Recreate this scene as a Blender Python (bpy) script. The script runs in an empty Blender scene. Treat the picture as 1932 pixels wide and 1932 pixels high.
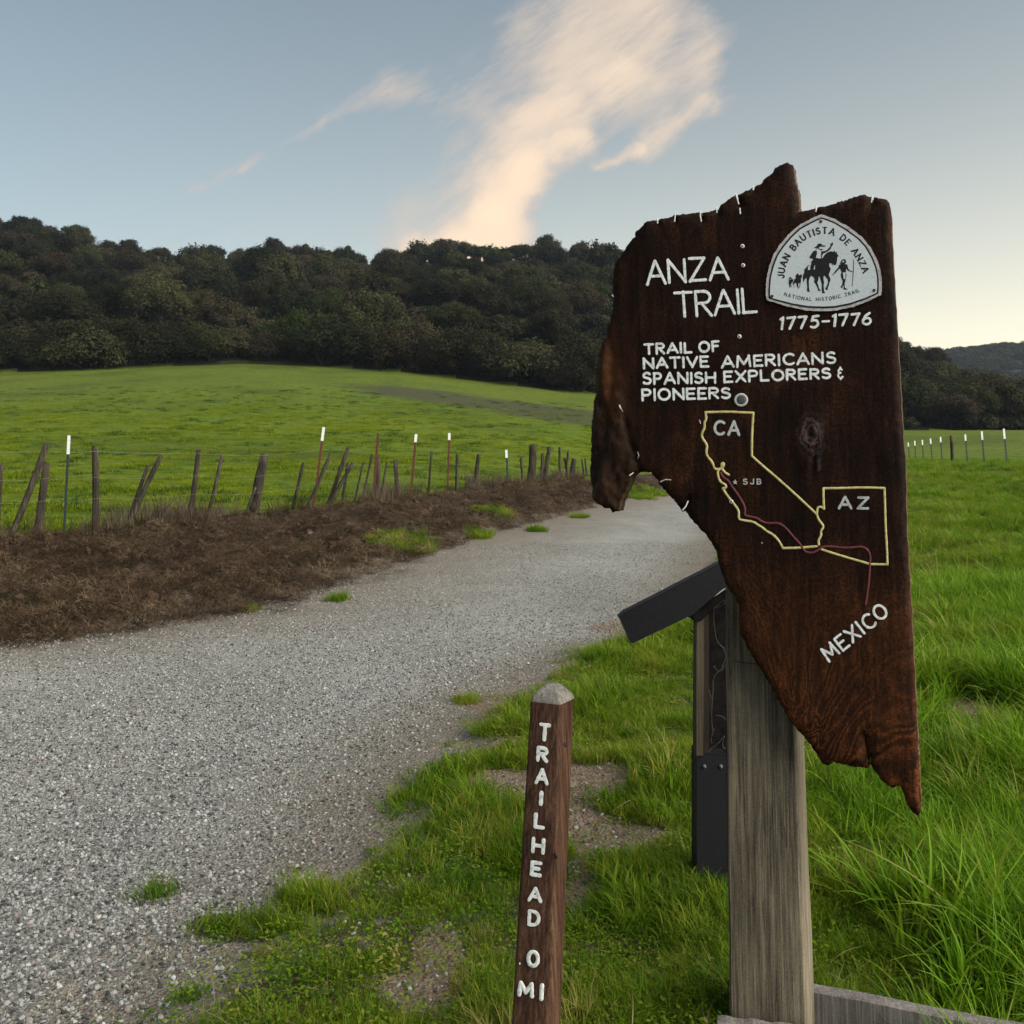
import bpy, bmesh, math, random
import numpy as np
from mathutils import Vector, noise
from mathutils.geometry import delaunay_2d_cdt
random.seed(7); rng = np.random.default_rng(7)
R = math.radians
S = bpy.context.scene; COL = S.collection

# ------------------------------------------------------------------ camera
F = 1932.0; TH = R(5.0); PY0 = 681.0; EYE = 1.5
cam = bpy.data.cameras.new('camera'); cam.sensor_width = 36; cam.lens = 36.0
cam.shift_y = -(966 - PY0) / F; cam.clip_start = 0.05; cam.clip_end = 6000
co = bpy.data.objects.new('camera', cam); COL.objects.link(co)
co.location = (0, 0, EYE); co.rotation_euler = (R(90) + TH, 0, 0); S.camera = co
CT, ST = math.cos(TH), math.sin(TH)
def ray(px, py):
    a = (px - 966) / F; b = (PY0 - py) / F
    return Vector((a, CT - b * ST, ST + b * CT))
def at(px, py, y):
    d = ray(px, py); return Vector((0, 0, EYE)) + d * (y / d.y)
def ground(px, py, z=0.0):
    d = ray(px, py); return Vector((0, 0, EYE)) + d * ((z - EYE) / d.z)

# ------------------------------------------------------------------ sky, sun, exposure
SUN_AZ, SUN_EL = 122.0, 36.0
EXPO, SKYS = 0.70, 0.077            # degrees clockwise from +Y, above the horizon
W = bpy.data.worlds.new('World'); S.world = W; W.use_nodes = True
nt = W.node_tree; nt.nodes.clear(); N = nt.nodes; L = nt.links
def mth(op, a, b=None, c=None, clamp=False):
    n = N.new('ShaderNodeMath'); n.operation = op; n.use_clamp = clamp
    for i, v in enumerate((a, b, c)):
        if v is None: continue
        if isinstance(v, (int, float)): n.inputs[i].default_value = v
        else: L.new(v, n.inputs[i])
    return n.outputs[0]
sky = N.new('ShaderNodeTexSky'); sky.sky_type = 'NISHITA'; sky.sun_disc = False
sky.sun_elevation = R(SUN_EL); sky.sun_rotation = R(SUN_AZ)
sky.air_density = 1.0; sky.dust_density = 2.2; sky.ozone_density = 1.0
tc = N.new('ShaderNodeTexCoord'); sx = N.new('ShaderNodeSeparateXYZ'); L.new(tc.outputs['Generated'], sx.inputs[0])
den = mth('ADD', mth('MULTIPLY', sx.outputs[1], CT), mth('MULTIPLY', sx.outputs[2], ST))
dsafe = mth('MAXIMUM', den, 0.05)
U = mth('DIVIDE', sx.outputs[0], dsafe)
V = mth('DIVIDE', mth('ADD', mth('MULTIPLY', sx.outputs[1], -ST), mth('MULTIPLY', sx.outputs[2], CT)), dsafe)
cmb = N.new('ShaderNodeCombineXYZ'); L.new(U, cmb.inputs[0]); L.new(V, cmb.inputs[1])
def wnoise(scale, detail, rough, rot=0.0, stretch=(1, 1, 1), off=(0, 0, 0), dist=0.0):
    mr = N.new('ShaderNodeMapping'); mr.inputs['Rotation'].default_value = (0, 0, rot); L.new(cmb.outputs[0], mr.inputs[0])
    mp = N.new('ShaderNodeMapping')
    mp.inputs['Scale'].default_value = stretch; mp.inputs['Location'].default_value = off
    L.new(mr.outputs[0], mp.inputs[0])
    n = N.new('ShaderNodeTexNoise'); n.inputs['Scale'].default_value = scale
    n.inputs['Detail'].default_value = detail; n.inputs['Roughness'].default_value = rough
    n.inputs['Distortion'].default_value = dist
    L.new(mp.outputs[0], n.inputs['Vector']); return n
d1 = wnoise(5, 4, .6); d2 = wnoise(16, 5, .65, off=(3, 1, 0))
def warp(base, chan, amp1, amp2):
    s1 = N.new('ShaderNodeSeparateColor'); L.new(d1.outputs['Color'], s1.inputs[0])
    s2 = N.new('ShaderNodeSeparateColor'); L.new(d2.outputs['Color'], s2.inputs[0])
    return mth('ADD', base, mth('ADD', mth('MULTIPLY', mth('SUBTRACT', s1.outputs[chan], .5), amp1),
                                mth('MULTIPLY', mth('SUBTRACT', s2.outputs[chan], .5), amp2)))
Uw = warp(U, 0, .055, .035); Vw = warp(V, 1, .055, .035)
def sp(px, py): return ((px - 966) / F, (PY0 - py) / F)
# cloud strokes: from, to, radius (px), weight   (a bank of high cloud rising from behind the ridge)
caps = [((790,475),(960,455),62,1.15), ((880,480),(930,400),84,1.5), ((925,400),(985,335),62,1.4), ((985,335),(1085,262),54,1.15), ((930,320),(1000,280),60,.8),
        ((850,430),(800,460),60,.55), ((880,330),(960,260),80,.62), ((960,260),(1080,190),80,.75),
        ((1010,215),(1170,140),75,.95), ((1170,140),(1230,40),95,.85), ((1080,90),(1150,-60),125,.85),
        ((1200,-40),(1260,-120),130,.7), ((1130,318),(1215,285),20,.75), ((1215,285),(1320,190),34,.8), ((1320,170),(1320,60),55,.7), ((1200,200),(1290,120),80,.6),
        ((960,140),(1010,20),55,.45), ((1120,230),(1240,200),60,.42),
        ((366,352),(470,315),16,.44), ((470,315),(600,235),22,.50), ((600,235),(735,165),34,.50), ((735,165),(900,200),60,.52),
        ((760,210),(900,250),45,.22), ((560,425),(700,440),14,.12), ((760,400),(860,390),70,.50), ((640,430),(780,455),16,.34), ((900,150),(1000,60),70,.5), ((-300,300),(-900,200),60,.25), ((2300,250),(2900,380),60,.3)]
tot = None
for (p, q, r, w) in caps:
    ax, ay = sp(*p); bx, by = sp(*q); r /= F
    ex, ey = bx - ax, by - ay; l2 = ex * ex + ey * ey
    X = mth('SUBTRACT', Uw, ax); Y = mth('SUBTRACT', Vw, ay)
    t = mth('DIVIDE', mth('ADD', mth('MULTIPLY', X, ex), mth('MULTIPLY', Y, ey)), l2, clamp=True)
    dx = mth('SUBTRACT', X, mth('MULTIPLY', t, ex)); dy = mth('SUBTRACT', Y, mth('MULTIPLY', t, ey))
    d = mth('DIVIDE', mth('ADD', mth('MULTIPLY', dx, dx), mth('MULTIPLY', dy, dy)), r * r)
    g = mth('MULTIPLY', mth('EXPONENT', mth('MULTIPLY', d, -1.0)), w)
    tot = g if tot is None else mth('MAXIMUM', mth('MAXIMUM', tot, g), mth('MULTIPLY', mth('ADD', tot, g), .62))
fib = wnoise(15, 10, .72, rot=R(-34), stretch=(.40, 2.2, 1), off=(.4, 2, 0), dist=.35)
fn2 = wnoise(44, 8, .75, rot=R(-24), stretch=(.45, 1.9, 1))
fb = mth('ADD', mth('MULTIPLY', fib.outputs[0], 1.5), mth('MULTIPLY', fn2.outputs[0], .5))
fn3 = wnoise(8, 12, .76, rot=R(-44), stretch=(.5, 2.8, 1), off=(1.1, .3, 0), dist=.6)
nz_ = mth('ADD', mth('MULTIPLY', fib.outputs[0], .40), mth('ADD', mth('MULTIPLY', fn2.outputs[0], .22), mth('MULTIPLY', fn3.outputs[0], .38)))
nz_ = mth('ADD', mth('MULTIPLY', mth('SUBTRACT', nz_, .5), 4.4), .5)
dens = mth('SUBTRACT', mth('MULTIPLY', tot, 1.6), mth('MULTIPLY', nz_, .95))
dens = mth('SUBTRACT', 1.0, mth('EXPONENT', mth('MULTIPLY', mth('MAXIMUM', dens, 0.0), -2.0)), clamp=True)
dens = mth('MULTIPLY', dens, mth('SUBTRACT', 1.0, mth('EXPONENT', mth('MULTIPLY', mth('POWER', tot, 1.3), -2.4)), clamp=True))
front = mth('MULTIPLY', mth('SUBTRACT', den, .06), 12, clamp=True)
dens = mth('MULTIPLY', dens, front)
hs = N.new('ShaderNodeHueSaturation'); hs.inputs['Saturation'].default_value = .57; hs.inputs['Value'].default_value = 1.0
L.new(sky.outputs[0], hs.inputs['Color'])
mixc = N.new('ShaderNodeMix'); mixc.data_type = 'RGBA'; L.new(dens, mixc.inputs[0])
# afterglow low in the sky where the sun went down, ahead and to the right
nrm_ = N.new('ShaderNodeVectorMath'); nrm_.operation = 'NORMALIZE'; L.new(tc.outputs['Generated'], nrm_.inputs[0])
sz_ = N.new('ShaderNodeSeparateXYZ'); L.new(nrm_.outputs[0], sz_.inputs[0])
GAZ = R(48); ga = mth('ADD', mth('MULTIPLY', sz_.outputs[0], math.sin(GAZ)), mth('MULTIPLY', sz_.outputs[1], math.cos(GAZ)))
ga = mth('POWER', mth('MULTIPLY', mth('ADD', ga, 1.0), .5, clamp=True), 3.6)
el_ = mth('MAXIMUM', sz_.outputs[2], 0.0)
kk = 1 / (SKYS * 2 ** EXPO)
glow = N.new('ShaderNodeCombineColor')
for i_, (amp, w1) in enumerate(((1.75, .145), (1.34, .145), (.78, .145))):
    L.new(mth('MULTIPLY', mth('MULTIPLY', ga, mth('EXPONENT', mth('MULTIPLY', el_, -1 / w1))), amp * kk), glow.inputs[i_])
addg = N.new('ShaderNodeMix'); addg.data_type = 'RGBA'; addg.blend_type = 'ADD'; addg.inputs[0].default_value = 1.0
tint = N.new('ShaderNodeMix'); tint.data_type = 'RGBA'; tint.blend_type = 'MULTIPLY'; tint.inputs[0].default_value = 1.0
L.new(hs.outputs[0], tint.inputs[6]); tint.inputs[7].default_value = (.86, .985, .955, 1); L.new(tint.outputs[2], addg.inputs[6]); L.new(glow.outputs[0], addg.inputs[7])
L.new(addg.outputs[2], mixc.inputs[6])
CLOUD = 1.0
cloudc = N.new('ShaderNodeMix'); cloudc.data_type = 'RGBA'; L.new(mth('POWER', dens, 2.2), cloudc.inputs[0])
kc = 1 / (SKYS * 2 ** EXPO)
cloudc.inputs[6].default_value = (.66 * kc, .56 * kc, .49 * kc, 1); cloudc.inputs[7].default_value = (1.12 * kc, .86 * kc, .62 * kc, 1)
L.new(cloudc.outputs[2], mixc.inputs[7])
bg = N.new('ShaderNodeBackground'); bg.inputs[1].default_value = SKYS
L.new(mixc.outputs[2], bg.inputs[0])
wo = N.new('ShaderNodeOutputWorld'); L.new(bg.outputs[0], wo.inputs[0])
sun = bpy.data.lights.new('sun', 'SUN'); sun.energy = 3.7; sun.angle = R(75); sun.color = (1, .95, .87)
so = bpy.data.objects.new('sun', sun); COL.objects.link(so)
SLE = SUN_EL
sd = Vector((math.sin(R(SUN_AZ)) * math.cos(R(SLE)), math.cos(R(SUN_AZ)) * math.cos(R(SLE)), math.sin(R(SLE))))
so.rotation_euler = sd.to_track_quat('Z', 'Y').to_euler()
VS = S.view_settings; VS.view_transform = 'Standard'; VS.look = 'None'; VS.exposure = EXPO; VS.gamma = 1; VS.use_curve_mapping = False
S.cycles.max_bounces = 6; S.cycles.diffuse_bounces = 3; S.cycles.transparent_max_bounces = 6

# ------------------------------------------------------------------ helpers
def tag(o, label=None, cat=None, group=None, kind=None):
    for k, v in (('label', label), ('category', cat), ('group', group), ('kind', kind)):
        if v: o[k] = v
    return o
def empty(name, loc=(0, 0, 0), rz=0):
    o = bpy.data.objects.new(name, None); COL.objects.link(o); o.location = loc; o.rotation_euler.z = rz
    o.empty_display_size = .1; return o
def link(name, me, mat=None, parent=None):
    o = bpy.data.objects.new(name, me); COL.objects.link(o)
    if mat is not None and not me.materials: me.materials.append(mat)
    if parent is not None: o.parent = parent
    return o
def mesh(name, vs, fs, smooth=True):
    me = bpy.data.meshes.new(name); me.from_pydata([tuple(v) for v in vs], [], fs)
    if smooth: me.polygons.foreach_set('use_smooth', [True] * len(me.polygons))
    me.update(); return me
class MB:
    def __init__(s): s.v = []; s.f = []
    def add(s, vs, fs):
        b = len(s.v); s.v += [tuple(v) for v in vs]; s.f += [tuple(b + i for i in f) for f in fs]
    def tube(s, pts, rad, n=6, cap=True):
        pts = [Vector(p) for p in pts]; m = len(pts); vs = []; fs = []
        rr = rad if hasattr(rad, '__len__') else [rad] * m
        up = Vector((0, 0, 1))
        for i, p in enumerate(pts):
            t = (pts[min(i + 1, m - 1)] - pts[max(i - 1, 0)]).normalized()
            a = t.cross(up if abs(t.z) < .9 else Vector((1, 0, 0))).normalized(); b = t.cross(a)
            for k in range(n):
                an = 2 * math.pi * k / n
                vs.append(p + (a * math.cos(an) + b * math.sin(an)) * rr[i])
        for i in range(m - 1):
            for k in range(n):
                fs.append((i * n + k, i * n + (k + 1) % n, (i + 1) * n + (k + 1) % n, (i + 1) * n + k))
        if cap: fs.append(tuple(range(n - 1, -1, -1))); fs.append(tuple((m - 1) * n + k for k in range(n)))
        s.add(vs, fs)
    def build(s, name, mat=None, parent=None, smooth=True):
        return link(name, mesh(name, s.v, s.f, smooth), mat, parent)

# numpy value noise
def _h(ix, iy, seed):
    v = np.sin(ix * 127.1 + iy * 311.7 + seed * 74.7) * 43758.5453
    return v - np.floor(v)
def vn(x, y, seed=0):
    ix = np.floor(x); iy = np.floor(y); fx = x - ix; fy = y - iy
    fx = fx * fx * (3 - 2 * fx); fy = fy * fy * (3 - 2 * fy)
    a = _h(ix, iy, seed); b = _h(ix + 1, iy, seed); c = _h(ix, iy + 1, seed); d = _h(ix + 1, iy + 1, seed)
    return (a + (b - a) * fx) * (1 - fy) + (c + (d - c) * fx) * fy
def fbm(x, y, seed=0, o=4):
    s = 0; a = .5; t = 0
    for k in range(o):
        s = s + a * vn(x * 2 ** k + 13.7 * k, y * 2 ** k - 7.1 * k, seed + k); t += a; a *= .5
    return s / t
def ss(a, b, x):
    t = np.clip((x - a) / (b - a), 0, 1); return t * t * (3 - 2 * t)

# node material helper
class Mat:
    def __init__(s, name, rough=.8, spec=.3):
        s.m = bpy.data.materials.new(name); s.m.use_nodes = True; s.nt = s.m.node_tree
        s.b = s.nt.nodes['Principled BSDF']; s.b.inputs['Roughness'].default_value = rough
        s.b.inputs['Specular IOR Level'].default_value = spec
        s.out = s.nt.nodes['Material Output']; s.tc = None
    def n(s, t, **kw):
        n = s.nt.nodes.new(t)
        for k, v in kw.items(): setattr(n, k, v)
        return n
    def l(s, a, b): s.nt.links.new(a, b)
    def co(s, kind='Object', scale=(1, 1, 1), rot=(0, 0, 0), loc=(0, 0, 0)):
        if s.tc is None: s.tc = s.n('ShaderNodeTexCoord')
        mp = s.n('ShaderNodeMapping'); mp.inputs['Scale'].default_value = scale
        mp.inputs['Rotation'].default_value = rot; mp.inputs['Location'].default_value = loc
        s.l(s.tc.outputs[kind], mp.inputs[0]); return mp.outputs[0]
    def noise(s, scale, detail=4, rough=.55, vec=None, dist=0, color=False):
        n = s.n('ShaderNodeTexNoise'); n.inputs['Scale'].default_value = scale; n.inputs['Detail'].default_value = detail
        n.inputs['Roughness'].default_value = rough; n.inputs['Distortion'].default_value = dist
        s.l(vec if vec is not None else s.co(), n.inputs['Vector']); return n.outputs['Color' if color else 0]
    def voro(s, scale, vec=None, feat='F1', out='Distance', rnd=1.0):
        n = s.n('ShaderNodeTexVoronoi'); n.feature = feat; n.inputs['Scale'].default_value = scale
        n.inputs['Randomness'].default_value = rnd
        s.l(vec if vec is not None else s.co(), n.inputs['Vector']); return n.outputs[out]
    def ramp(s, fac, stops, interp='LINEAR'):
        r = s.n('ShaderNodeValToRGB'); e = r.color_ramp.elements; r.color_ramp.interpolation = interp
        while len(e) < len(stops): e.new(.5)
        for i, (p, c) in enumerate(stops):
            e[i].position = p; e[i].color = (*c, 1) if len(c) == 3 else c
        s.l(fac, r.inputs[0]); return r.outputs[0]
    def gray(s, fac, a, b): return s.ramp(fac, [(a, (0, 0, 0)), (b, (1, 1, 1))])
    def math(s, op, a, b=None, clamp=False):
        n = s.n('ShaderNodeMath'); n.operation = op; n.use_clamp = clamp
        for i, v in enumerate((a, b)):
            if v is None: continue
            if isinstance(v, (int, float)): n.inputs[i].default_value = v
            else: s.l(v, n.inputs[i])
        return n.outputs[0]
    def mix(s, f, a, b, mode='MIX'):
        n = s.n('ShaderNodeMix'); n.data_type = 'RGBA'; n.blend_type = mode
        if isinstance(f, (int, float)): n.inputs[0].default_value = f
        else: s.l(f, n.inputs[0])
        for i, v in ((6, a), (7, b)):
            if isinstance(v, tuple): n.inputs[i].default_value = (*v, 1) if len(v) == 3 else v
            else: s.l(v, n.inputs[i])
        return n.outputs[2]
    def base(s, c):
        if isinstance(c, tuple): s.b.inputs['Base Color'].default_value = (*c, 1)
        else: s.l(c, s.b.inputs['Base Color'])
        return s
    def bump(s, h, strength=.5, dist=.01):
        b = s.n('ShaderNodeBump'); b.inputs['Strength'].default_value = strength; b.inputs['Distance'].default_value = dist
        s.l(h, b.inputs['Height']); s.l(b.outputs[0], s.b.inputs['Normal']); return s
    def attr(s, name, typ='GEOMETRY'):
        n = s.n('ShaderNodeAttribute'); n.attribute_name = name; n.attribute_type = typ; return n
# ------------------------------------------------------------------ terrain
def gp(lst, z=0.0):
    out = [ground(px, py, z) for px, py in lst]
    return np.array([[p.x, p.y] for p in out])
# left foot of the dirt bank / left edge of the trail, as x over y
foot = gp([(0,1210),(200,1186),(420,1150),(560,1113),(700,1070),(800,1040),(870,1018),(1000,985),(1110,957),(1180,941),(1240,926)])
FY = np.concatenate([[-30, 0, 3, 5.6], foot[:, 1], [60, 90]]); FX = np.concatenate([[-26, -14, -10.5, -7.2], foot[:, 0], [13.5, 26]])
# right edge of the trail
re = gp([(240,1960),(287,1932),(328,1885),(424,1862),(456,1821),(506,1766),(646,1711),(656,1661),(688,1597),(765,1547),(750,1511),(752,1474),
         (800,1435),(832,1400),(900,1340),(980,1305),(1060,1255),(1150,1215),(1290,1190),(1310,1090),(1340,1040)])
RY = np.concatenate([[-30, 0, 1.5], re[:, 1], [22, 38, 60, 90]]); RX = np.concatenate([[-3, -1.8, -1.2], re[:, 0], [4.9, 9.6, 18, 32]])
# crest of the bank = foot of the fence: from post bases
def dpt(px): return float(np.interp(px, [-300, 0, 120, 590, 784, 848, 955, 1000, 1100, 1250], [12.4, 14.2, 14.9, 18.7, 23.3, 26.2, 31, 34, 42, 56]))
cr = [at(px, py, dpt(px)) for px, py in [(-300,1030),(0,1019),(120,1010),(240,992),(360,980),(480,968),(591,958),(700,945),(780,937),(848,928),(905,916),(960,912),(1000,912),(1060,903),(1100,904),(1180,898),(1250,893)]]
CY = np.array([-30, 0, 6] + [p.y for p in cr] + [90]); CX = np.array([-34, -20, -14.5] + [p.x for p in cr] + [22]); CZ = np.array([.25, .25, .25] + [p.z for p in cr] + [.5])
def xl(y): return np.interp(y, FY, FX)
def xr(y): return np.interp(y, RY, RX)
def xc(y): return np.interp(y, CY, CX)
T = lambda a: (np.array([p for p, _ in a], float), np.array([q for _, q in a], float))
FOOTP = T([(-400,712),(0,702),(150,697),(300,690),(450,686),(600,690),(750,700),(900,718),(1100,742),(1300,768),(1500,795),(1700,812),(1932,812),(2300,800)])
DFT = T([(-400,125),(0,120),(600,128),(1100,118),(1500,125),(2300,130)])
RIDP = T([(-500,395),(-150,405),(0,415),(60,408),(130,425),(200,450),(300,462),(400,470),(430,474),(500,455),(560,456),(640,470),(690,477),(750,463),(850,448),(950,454),(1040,449),(1110,455),(1170,458),(1300,492),(1450,560),(1600,590),(1700,614),(1760,640),(1800,676),(1870,722),(1932,756),(2100,782),(2400,800)])
DRT = T([(-500,300),(0,290),(900,285),(1200,270),(1500,230),(1700,205),(1932,190),(2400,190)])
FARP = T([(-400,760),(1500,700),(1650,682),(1760,668),(1850,660),(1932,650),(2050,640),(2300,650)])
HT = 6.5
def tab(t, p): return np.interp(p, t[0], t[1])
def Hbase(x, y):
    r = np.hypot(x, y); yy = np.maximum(y, .45 * r); px = 966 + F * x / np.maximum(yy, .01)
    fade = np.clip((y / np.maximum(r, .01) + .55) / .6, 0, 1)
    Df = tab(DFT, px); Dr = tab(DRT, px)
    zf = EYE + Df * (850 - tab(FOOTP, px)) / F
    zr = EYE + Dr * (850 - tab(RIDP, px)) / F - HT
    zr = np.maximum(zr, zf + 1.5)
    s = np.clip((yy - 22) / (Df - 22), 0, 1)
    left = 1 - ss(1350, 1560, px)
    cz = .30 + .12 * ss(15, 30, yy)
    zl = cz + (zf - cz) * s ** 1.45
    zR = .86 * ss(7, 42, yy) + (zf - .86) * ss(80, 128, yy) ** 1.2
    z = zl * left + zR * (1 - left)
    hs_ = np.clip((yy - Df) / (Dr - Df), 0, 1)
    z = np.where(yy > Df, zf + (zr - zf) * hs_ ** .92 + 1.6 * (fbm(x / 22, y / 22, 5) - .5) * np.sin(hs_ * 3.14), z)
    z = np.where(yy > Dr, zr - (yy - Dr) * .38, z)
    zfar = EYE + 720 * (850 - tab(FARP, px)) / F - 3
    z = np.where(yy > Dr + 20, np.maximum(z, zfar * ss(430, 720, yy) - 18 * ss(850, 1250, yy)), z)
    return z * fade
def H(x, y):
    x = np.asarray(x, float); y = np.asarray(y, float)
    z0 = Hbase(x, y); r = np.hypot(x, y); yy = y
    L_, R_, C_ = xl(yy), xr(yy), xc(yy)
    near = 1 - ss(60, 85, yy)
    cz = np.interp(yy, CY, CZ)
    t = (L_ - x) / np.maximum(L_ - C_, .3)
    # trail
    flat = .012 * (fbm(x * 1.3, y * 1.3, 3) - .5) * 2
    w = np.clip((x - L_) / np.maximum(R_ - L_, .2), 0, 1)
    flat = flat - .02 * np.sin(w * 3.14159) + .03 * ss(4, 12, yy) * 0
    # bank
    tb = np.clip(t, 0, 1)
    bank = cz * tb ** .6 + (.26 * (fbm(x * 1.6, y * 1.6, 11) - .5) + .22 * (fbm(x * 5, y * 5, 12) - .5)) * np.sin(np.clip(tb, 0, 1) * 3.14159) ** .6 * .9
    field = z0 + (cz - z0 - .10) * np.exp(-np.clip(t - 1, 0, 20) * 1.0) + .10 * np.exp(-np.clip(t - 1, 0, 20) * 9)
    field = field + (.10 * (fbm(x * .7, y * .7, 21) - .5) + .05 * (fbm(x * 2.1, y * 2.1, 22) - .5)) * ss(1.05, 1.3, t) * (1 - ss(90, 130, yy))
    # right verge
    e = x - R_
    verge = z0 * ss(.3, 5, e) + .05 * ss(0, .35, e) + (.12 * (fbm(x * 1.1, y * 1.1, 31) - .45) + .05 * (fbm(x * 4, y * 4, 32) - .5)) * ss(0, .8, e) * (1 - ss(60, 100, yy))
    verge = verge + (.30 * (fbm(x * .28, y * .28, 33) - .5)) * ss(1, 3, e) * ss(6, 14, yy) * (1 - ss(34, 60, yy))
    z = np.where(x > R_, verge, np.where(x > L_, flat, np.where(t < 1, bank, field)))
    z = np.where(yy > 80, z0, z * near + z0 * (1 - near))
    z = np.where(yy < -2, z0 * 0 + .03 * fbm(x, y, 4), z)
    return z
def H1(x, y): return float(H(np.array([x]), np.array([y]))[0])

# bare / thin patches and extra green patches, given where they lie on the ground
def ell(lst, z=0.0):
    out = []
    for px, py, rx, ry in lst:
        c = ground(px, py, z); d = c.y
        out.append((c.x, c.y, rx * d / F, max(ry * d * d / ((EYE - z) * F), .03)))
    return out
BARE = ell([(1060,1500,115,34),(965,1490,60,22),(1150,1500,70,30),(1100,1590,60,40),(1095,1680,38,55),(830,1850,42,60),(800,1915,60,40),(1185,1620,40,26),
            (1890,1395,80,50),(1800,1440,60,25),(1180,1180,60,10),(950,1325,60,14),(1420,1255,60,10),(1010,1420,80,10)])
GREEN = ell([(760,1035,70,13),(800,1040,30,6),(930,985,42,6),(905,1012,30,6),(470,1150,12,3),(1010,1000,20,3),(1200,935,34,7),(1235,930,20,6),(1165,922,16,4),
             (450,1745,100,26),(300,1690,26,9),(600,1700,70,24),(560,1640,10,5),(880,1322,24,7),(1090,975,20,3),(360,1880,30,16),(640,1130,18,4)])
GREENB = ell([(1075,908,22,3),(1120,915,18,3),(1010,915,20,3)], .2)
def blob(x, y, lst, k=1.0):
    m = np.zeros_like(x)
    for cx, cy, rx, ry in lst:
        d = ((x - cx) / rx) ** 2 + ((y - cy) / ry) ** 2
        m = np.maximum(m, np.exp(-d * k))
    return m
def masks(x, y):
    """grass, bank dirt, bare, trail centre"""
    n1 = fbm(x * 2.2, y * 2.2, 41); n2 = fbm(x * 7, y * 7, 42)
    L_, R_, C_ = xl(y), xr(y), xc(y); e = x - R_; t = (L_ - x) / np.maximum(L_ - C_, .3)
    wob = (n1 - .5) * .5 + (n2 - .5) * .25
    grass = ss(-.15, .50, e + wob * np.clip(y * .12, .3, 1.2))
    bare = blob(x, y, BARE) ; bare = ss(.12, .36, bare + (n1 - .5) * .5 + (n2 - .5) * .4)
    grass = grass * (1 - .95 * bare)
    g2 = ss(.3, .7, blob(x, y, GREEN) + (n2 - .5) * .6 + (n1 - .5) * .3)
    g3 = ss(.3, .7, blob(x, y, GREENB) + (n2 - .5) * .6 + (n1 - .5) * .3)
    grass = np.maximum(np.maximum(grass, g2), g3 * .6)
    fieldm = ss(.98, 1.10, t + wob * .1)
    grass = np.maximum(grass, fieldm)
    dirt = ss(-.06, .10, t + wob * .5 + .03) * (1 - fieldm)
    cen = np.clip(np.minimum((x - L_) / 3.0, (R_ - x) / 1.0), 0, 1)
    return grass, dirt, bare, cen
FSTREAK = [tuple(at(px, py, 95).xy) for px, py in []]

th = np.concatenate([np.linspace(-180, -60, 25)[:-1], np.linspace(-60, -32, 40)[:-1], np.linspace(-32, 32, 480), np.linspace(32, 60, 40)[1:], np.linspace(60, 180, 25)[1:]])
rr = np.concatenate([[.2, .6, 1.0], np.exp(np.arange(math.log(1.4), math.log(20), .0098)), np.exp(np.arange(math.log(20), math.log(1500), .021))])
TT, RR = np.meshgrid(np.radians(th), rr)
GX = RR * np.sin(TT); GY = RR * np.cos(TT); GZ = H(GX, GY)
nr, nc = GX.shape
gm, dm, bm_, cm = masks(GX, GY)
gm = np.where(RR > 70, 1, gm); dm = np.where(RR > 70, 0, dm)
idx = np.arange(nr * nc).reshape(nr, nc)
quads = np.stack([idx[:-1, :-1], idx[:-1, 1:], idx[1:, 1:], idx[1:, :-1]], -1)
qx = (GX[:-1, :-1] + GX[1:, 1:]) / 2; qy = (GY[:-1, :-1] + GY[1:, 1:]) / 2
# join the seam at 180 degrees
seam = np.stack([idx[:-1, -1], idx[:-1, 0], idx[1:, 0], idx[1:, -1]], -1)
qpx = 966 + F * qx / np.maximum(qy, .45 * np.hypot(qx, qy)); qyy = np.maximum(qy, .45 * np.hypot(qx, qy))
tq = (xl(qy) - qx) / np.maximum(xl(qy) - xc(qy), .3)
cls = np.full(qx.shape, 4)                                   # 4 verge ground
cls[(qx > xl(qy)) & (qx <= xr(qy))] = 1                      # trail
cls[(tq >= 0) & (tq < 1) & (qx <= xl(qy))] = 2               # bank
cls[(tq >= 1)] = 3                                           # field
cls[qy > 80] = 3
cls[qyy > tab(DFT, qpx)] = 5                                 # wooded hill
cls[qyy > tab(DRT, qpx) + 60] = 6                            # far hill
cls[qy < 0] = 4
VX = np.stack([GX, GY, GZ], -1).reshape(-1, 3).astype(np.float32)
MC = np.stack([gm, dm, bm_, cm], -1).reshape(-1, 4).astype(np.float32)
def sheet(name, q, mat):
    used = np.unique(q); mp = np.full(nr * nc, -1, np.int64); mp[used] = np.arange(len(used)); q2 = mp[q]
    me = bpy.data.meshes.new(name); me.vertices.add(len(used)); me.vertices.foreach_set('co', VX[used].ravel())
    n = len(q2); me.loops.add(n * 4); me.loops.foreach_set('vertex_index', q2.ravel().astype(np.int32))
    me.polygons.add(n); me.polygons.foreach_set('loop_start', (np.arange(n) * 4).astype(np.int32))
    me.polygons.foreach_set('use_smooth', np.ones(n, bool))
    me.update(calc_edges=True); me.validate()
    a = me.color_attributes.new('mask', 'FLOAT_COLOR', 'POINT'); a.data.foreach_set('color', MC[used].ravel())
    o = link(name, me, mat); tag(o, kind='structure'); return o
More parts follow.
